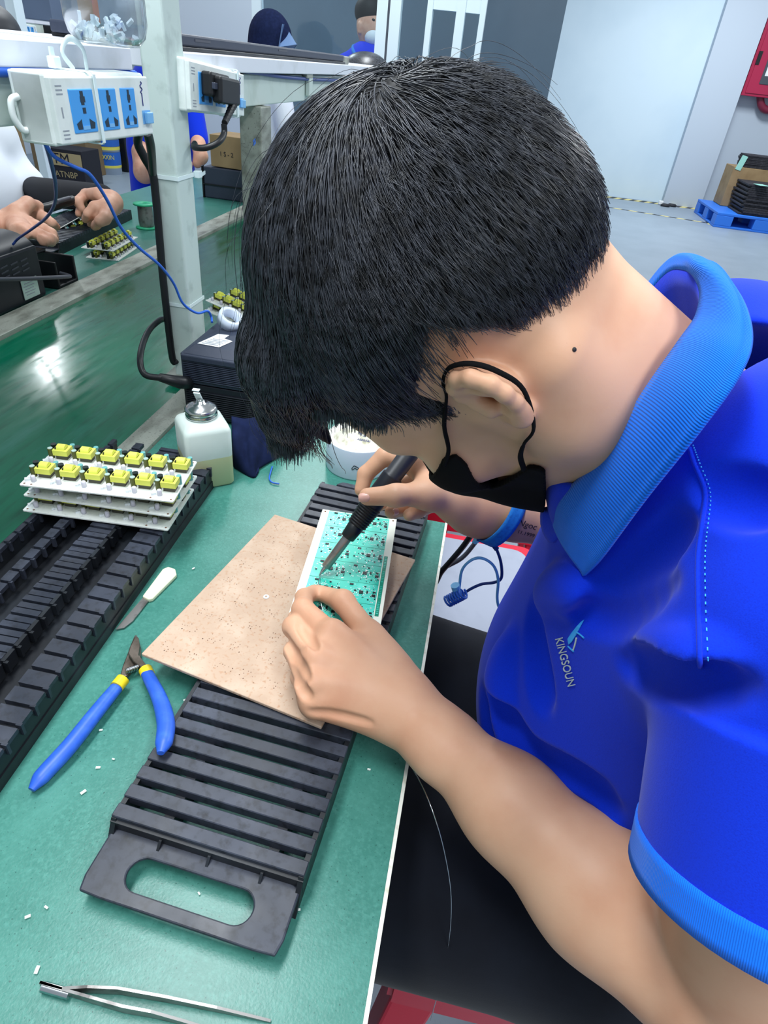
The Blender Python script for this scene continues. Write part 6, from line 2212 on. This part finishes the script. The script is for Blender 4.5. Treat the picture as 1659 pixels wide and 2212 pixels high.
gl_.inputs['Roughness'].default_value = .05; mx.inputs[0].default_value = .05; tp_.inputs[0].default_value = (.90, .95, .97, 1)
nt.links.new(tp_.outputs[0], mx.inputs[1]); nt.links.new(gl_.outputs[0], mx.inputs[2]); nt.links.new(mx.outputs[0], ou.inputs[0])
for i, (a, b) in enumerate(((566, 815), (866, 922), (934, 985), (1004, 1036))):
    mb = MB(); mb.box(((px(a) + px(b)) / 2, YP, 1.78), (px(b) - px(a), .006, 1.64)); struct('window_%d' % (i + 1), mb, gm)
mb = MB(); mb.box((-1.2, 6.3, 1.5), (2.9, .10, 3.0)); struct('wall_office', mb, M['glass_grey'])

# red hose cabinet and pipe
a = P(1594, 205, y=YW + .10); b = P(1650, 22, y=YW + .10)
cab = thing('hose_cabinet', 'red fire hose cabinet with a small window, mounted at the right frame edge', 'cabinet', (a[0] + .35, YW + .10, a[2]))
mb = MB(); mb.box((a[0] + .36, YW + .10, a[2] + .45), (.70, .19, .90)); mb.build('box', M['red_paint'], cab, bevel=.006)
mb = MB(); mb.box((a[0] + .37, YW - .002, a[2] + .45), (.64, .012, .84)); dr = mb.build('door', M['red_paint'], cab, bevel=.004)
c = P(1640, 125, y=YW - .01); mb = MB(); mb.box((c[0], c[1], c[2]), (.045, .014, .14)); mb.build('handle', M['ink_black'], dr, bevel=.003)
c = P(1640, 165, y=YW - .01)
mb = MB(); mb.box((c[0] + .26, YW - .010, c[2] + .10), (.46, .012, .36)); wn = mb.build('window', M['gap_dark'], dr, bevel=.01, label='small dark framed window')
mb = MB(); mb.box((c[0] + .27, YW - .017, c[2] + .13), (.42, .004, .24)); mb.build('pane', M['paper'], wn)
pp = thing('fire_pipe', 'dark red water pipe curving out beneath the hose cabinet', 'pipe', tuple(P(1645, 225, y=YW)))
mb = MB(); mb.tube(spline([P(1642, 205, y=YW + .10), P(1644, 226, y=YW + .10), P(1652, 236, y=YW + .10), P(1668, 239, y=YW + .10), P(1720, 243, y=YW + .10)], 8), .045, 12); mb.build('pipe', M['wine_pipe'], pp)

# floor tape
def hazard_tape(label, p0, p1, w, n, z=.0012, faint=False):
    d = _n(p1 - p0); s = np.array([-d[1], d[0], 0]) * w / 2; L = np.linalg.norm(p1 - p0)
    mb = MB()
    for i in range(n):
        a0, a1 = p0 + d * L * i / n, p0 + d * L * (i + 1) / n
        sk = d * w * .6
        mb.cur = i % 2
        mb.add([a0 - s, a1 - s, a1 + s + sk, a0 + s + sk], [(0, 1, 2, 3)])
    for v in range(len(mb.v)):
        mb.v[v] = (mb.v[v][0], mb.v[v][1], z)
    o = mb.build('floor_tape', [M['tape_yellow'], M['tape_black']], None)
    return tag(o, label, 'tape')


hazard_tape('yellow and black hazard tape along the foot of the back wall', P(1150, 405, z=0), P(1432, 441, z=0), .15, 26)
hazard_tape('yellow and black hazard tape along the foot of the grey pillar', P(1440, 443, z=0), P(1512, 452, z=0), .15, 6)
hazard_tape('yellow and black hazard tape leading forward past the left side of the blue pallet', P(1512, 455, z=0), P(1540, 486, z=0), .12, 9)
hazard_tape('worn hazard tape crossing the open floor in front of the pillar', P(1290, 444, z=0), P(1530, 482, z=0), .05, 14)
gg = thing('goggles', 'small black and white goggles shaped object on the floor by the pillar', 'goggles', tuple(P(1445, 442, z=0)))
for x_ in (1438, 1452):
    c = P(x_, 441, z=.03); mb = MB(); mb.lathe([(0, 0), (.055, .0), (.06, .02), (.04, .035), (0, .035)], tuple(c - np.array([0, 0, .03])), 14, sx=1.1, sy=.8); mb.build('cup', M['tape_black'], gg)
c = P(1428, 436, z=.04); mb = MB(); mb.box((c[0], c[1], .03), (.06, .05, .05)); mb.build('strap', M['paper'], gg, bevel=.008)

# blue pallet with stacks
pa = P(1540, 490, z=0); pb = P(1512, 460, z=0)
pal = thing('pallet', 'bright blue plastic pallet by the right wall loaded with black sheets', 'pallet', (pa[0] + .55, pa[1] + .5, 0))
x0, y0 = pa[0], pa[1]; PW, PD = 1.10, 1.04
mb = MB(); mb.box((x0 + PW / 2, y0 + PD / 2, .150), (PW, PD, .030)); mb.build('deck', M['pallet_blue'], pal, bevel=.006)
mb = MB(); mb.box((x0 + PW / 2, y0 + PD / 2, .012), (PW, PD, .022)); mb.build('bottom_frame', M['pallet_blue'], pal, bevel=.004)
for i in range(3):
    for j in range(3):
        mb = MB(); mb.box((x0 + .10 + i * (PW - .20) / 2, y0 + .09 + j * (PD - .18) / 2, .079), (.20, .18, .112)); mb.build('foot', M['pallet_blue'], pal, bevel=.006)
zt0 = .1655
fx = P(1597, 440, y=y0 + .15)[0]
ztop = P(1592, 388, y=y0 + .45)[2]
first = None
n = 15
hh = (ztop - zt0 - .002) / n
rs_ = random.Random(8)
for i in range(n):
    sh = .10 * (i / n) - .02
    if first is None:
        mb = MB(); mb.box((0, 0, hh / 2), (.70, .52, hh * .90)); first = mb.build('black_sheet', M['sheet_black'], None, bevel=.002)
        o = first; tag(o, 'black corrugated sheet in the front stack on the blue pallet', 'sheet', 'black sheets in the front stack on the pallet')
    else:
        o = first.copy(); COL.objects.link(o)
    o.location = (fx + .36 + rs_.uniform(-.012, .012) - sh * .0 + (.03 if i % 2 else 0), y0 + .31 + rs_.uniform(-.012, .012) + sh, zt0 + i * hh + .001)
    o.rotation_euler = (0, 0, rs_.uniform(-.03, .03))
cbx = thing('cardboard_box', 'tan carton standing on the pallet between the two black stacks', 'box', (fx + .30, y0 + .80, zt0 + .0015))
zc = P(1590, 360, y=y0 + .60)[2]
mb = MB(); mb.box((fx + .33, y0 + .80, (zt0 + zc) / 2 + .001), (.80, .36, zc - zt0 - .004)); mb.build('carton', M['cardboard'], cbx, bevel=.004)
zz = P(1600, 333, y=y0 + .62)[2]
f2 = None; n2_ = 8; hh = (zz - zc) / n2_
for i in range(n2_):
    if f2 is None:
        mb = MB(); mb.box((0, 0, hh / 2), (.72, .34, hh * .90)); f2 = mb.build('black_sheet', M['sheet_black'], None, bevel=.002); o = f2
        tag(o, 'black sheet in the stack on top of the tan carton on the pallet', 'sheet', 'black sheets on the tan carton')
    else:
        o = f2.copy(); COL.objects.link(o)
    o.location = (fx + .40 + rs_.uniform(-.012, .012), y0 + .80, zc + .001 + i * hh); o.rotation_euler = (0, 0, rs_.uniform(-.02, .02))
c = P(1602, 352, y=y0 + .615); o = MB(); o.box((c[0], y0 + .617, c[2]), (.07, .004, .16), (0, .2, 0)); o = o.build('paper_tag', M['mint_label'], None); tag(o, 'mint green tag on the upper black stack on the pallet', 'tag')
c = P(1655, 385, y=y0 + .04); o = MB(); o.box((c[0], y0 + .10, ztop + .004), (.12, .14, .004), (0, 0, .3)); o = o.build('paper_tag', M['mint_label'], None); tag(o, 'mint green tag lying on the front black stack at the frame edge', 'tag')

# ------------------------------------------------------------------ stools
def stool(label, c, top, s, pad=False):
    t = thing('stool', label, 'stool', (c[0], c[1], 0))
    mb = MB(); mb.rbox((c[0], c[1], top - .012), (s, s, .024), .035, n=5, top=.004); mb.build('seat', M['red_plastic'], t)
    for sx in (-1, 1):
        for sy in (-1, 1):
            a = Vector((c[0] + sx * (s / 2 - .04), c[1] + sy * (s / 2 - .04), top - .02)); b = Vector((c[0] + sx * (s / 2 + .015), c[1] + sy * (s / 2 + .015), 0))
            mb = MB(); mb.tube([a, b], [.038, .030], 4, smooth=False, up=(1, 1, 0)); mb.build('leg', M['red_plastic'], t, bevel=.004)
    mb = MB()
    for sx, sy, lx, ly in ((0, -1, s, .006), (0, 1, s, .006), (-1, 0, .006, s), (1, 0, .006, s)):
        mb.box((c[0] + sx * s * .49, c[1] + sy * s * .49, top - .050), (lx * .96, ly * .96, .060))
    mb.build('apron', M['red_plastic'], t)
    if pad:
        mb = MB(); mb.rbox((c[0], c[1], top + .002), (s - .05, s - .05, .006), .03, n=5); mb.build('seat_pad', M['pad_grey'], t, label='pale grey seat pad')
    return t


stool('red plastic stool under the seated worker in the blue shirt', (.175, .40), .484, .30)
q = P(1140, 1192, z=.45)
stool('red stool with a pale grey pad beyond the worker, behind the blue cords', (q[0] - .150, q[1] - .155), .45, .345, True)
q = P(1192, 1050, z=.45)
stool('second red plastic stool further back, a corner showing beside the black mask', (q[0] - .14, q[1] + .0), .45, .30)
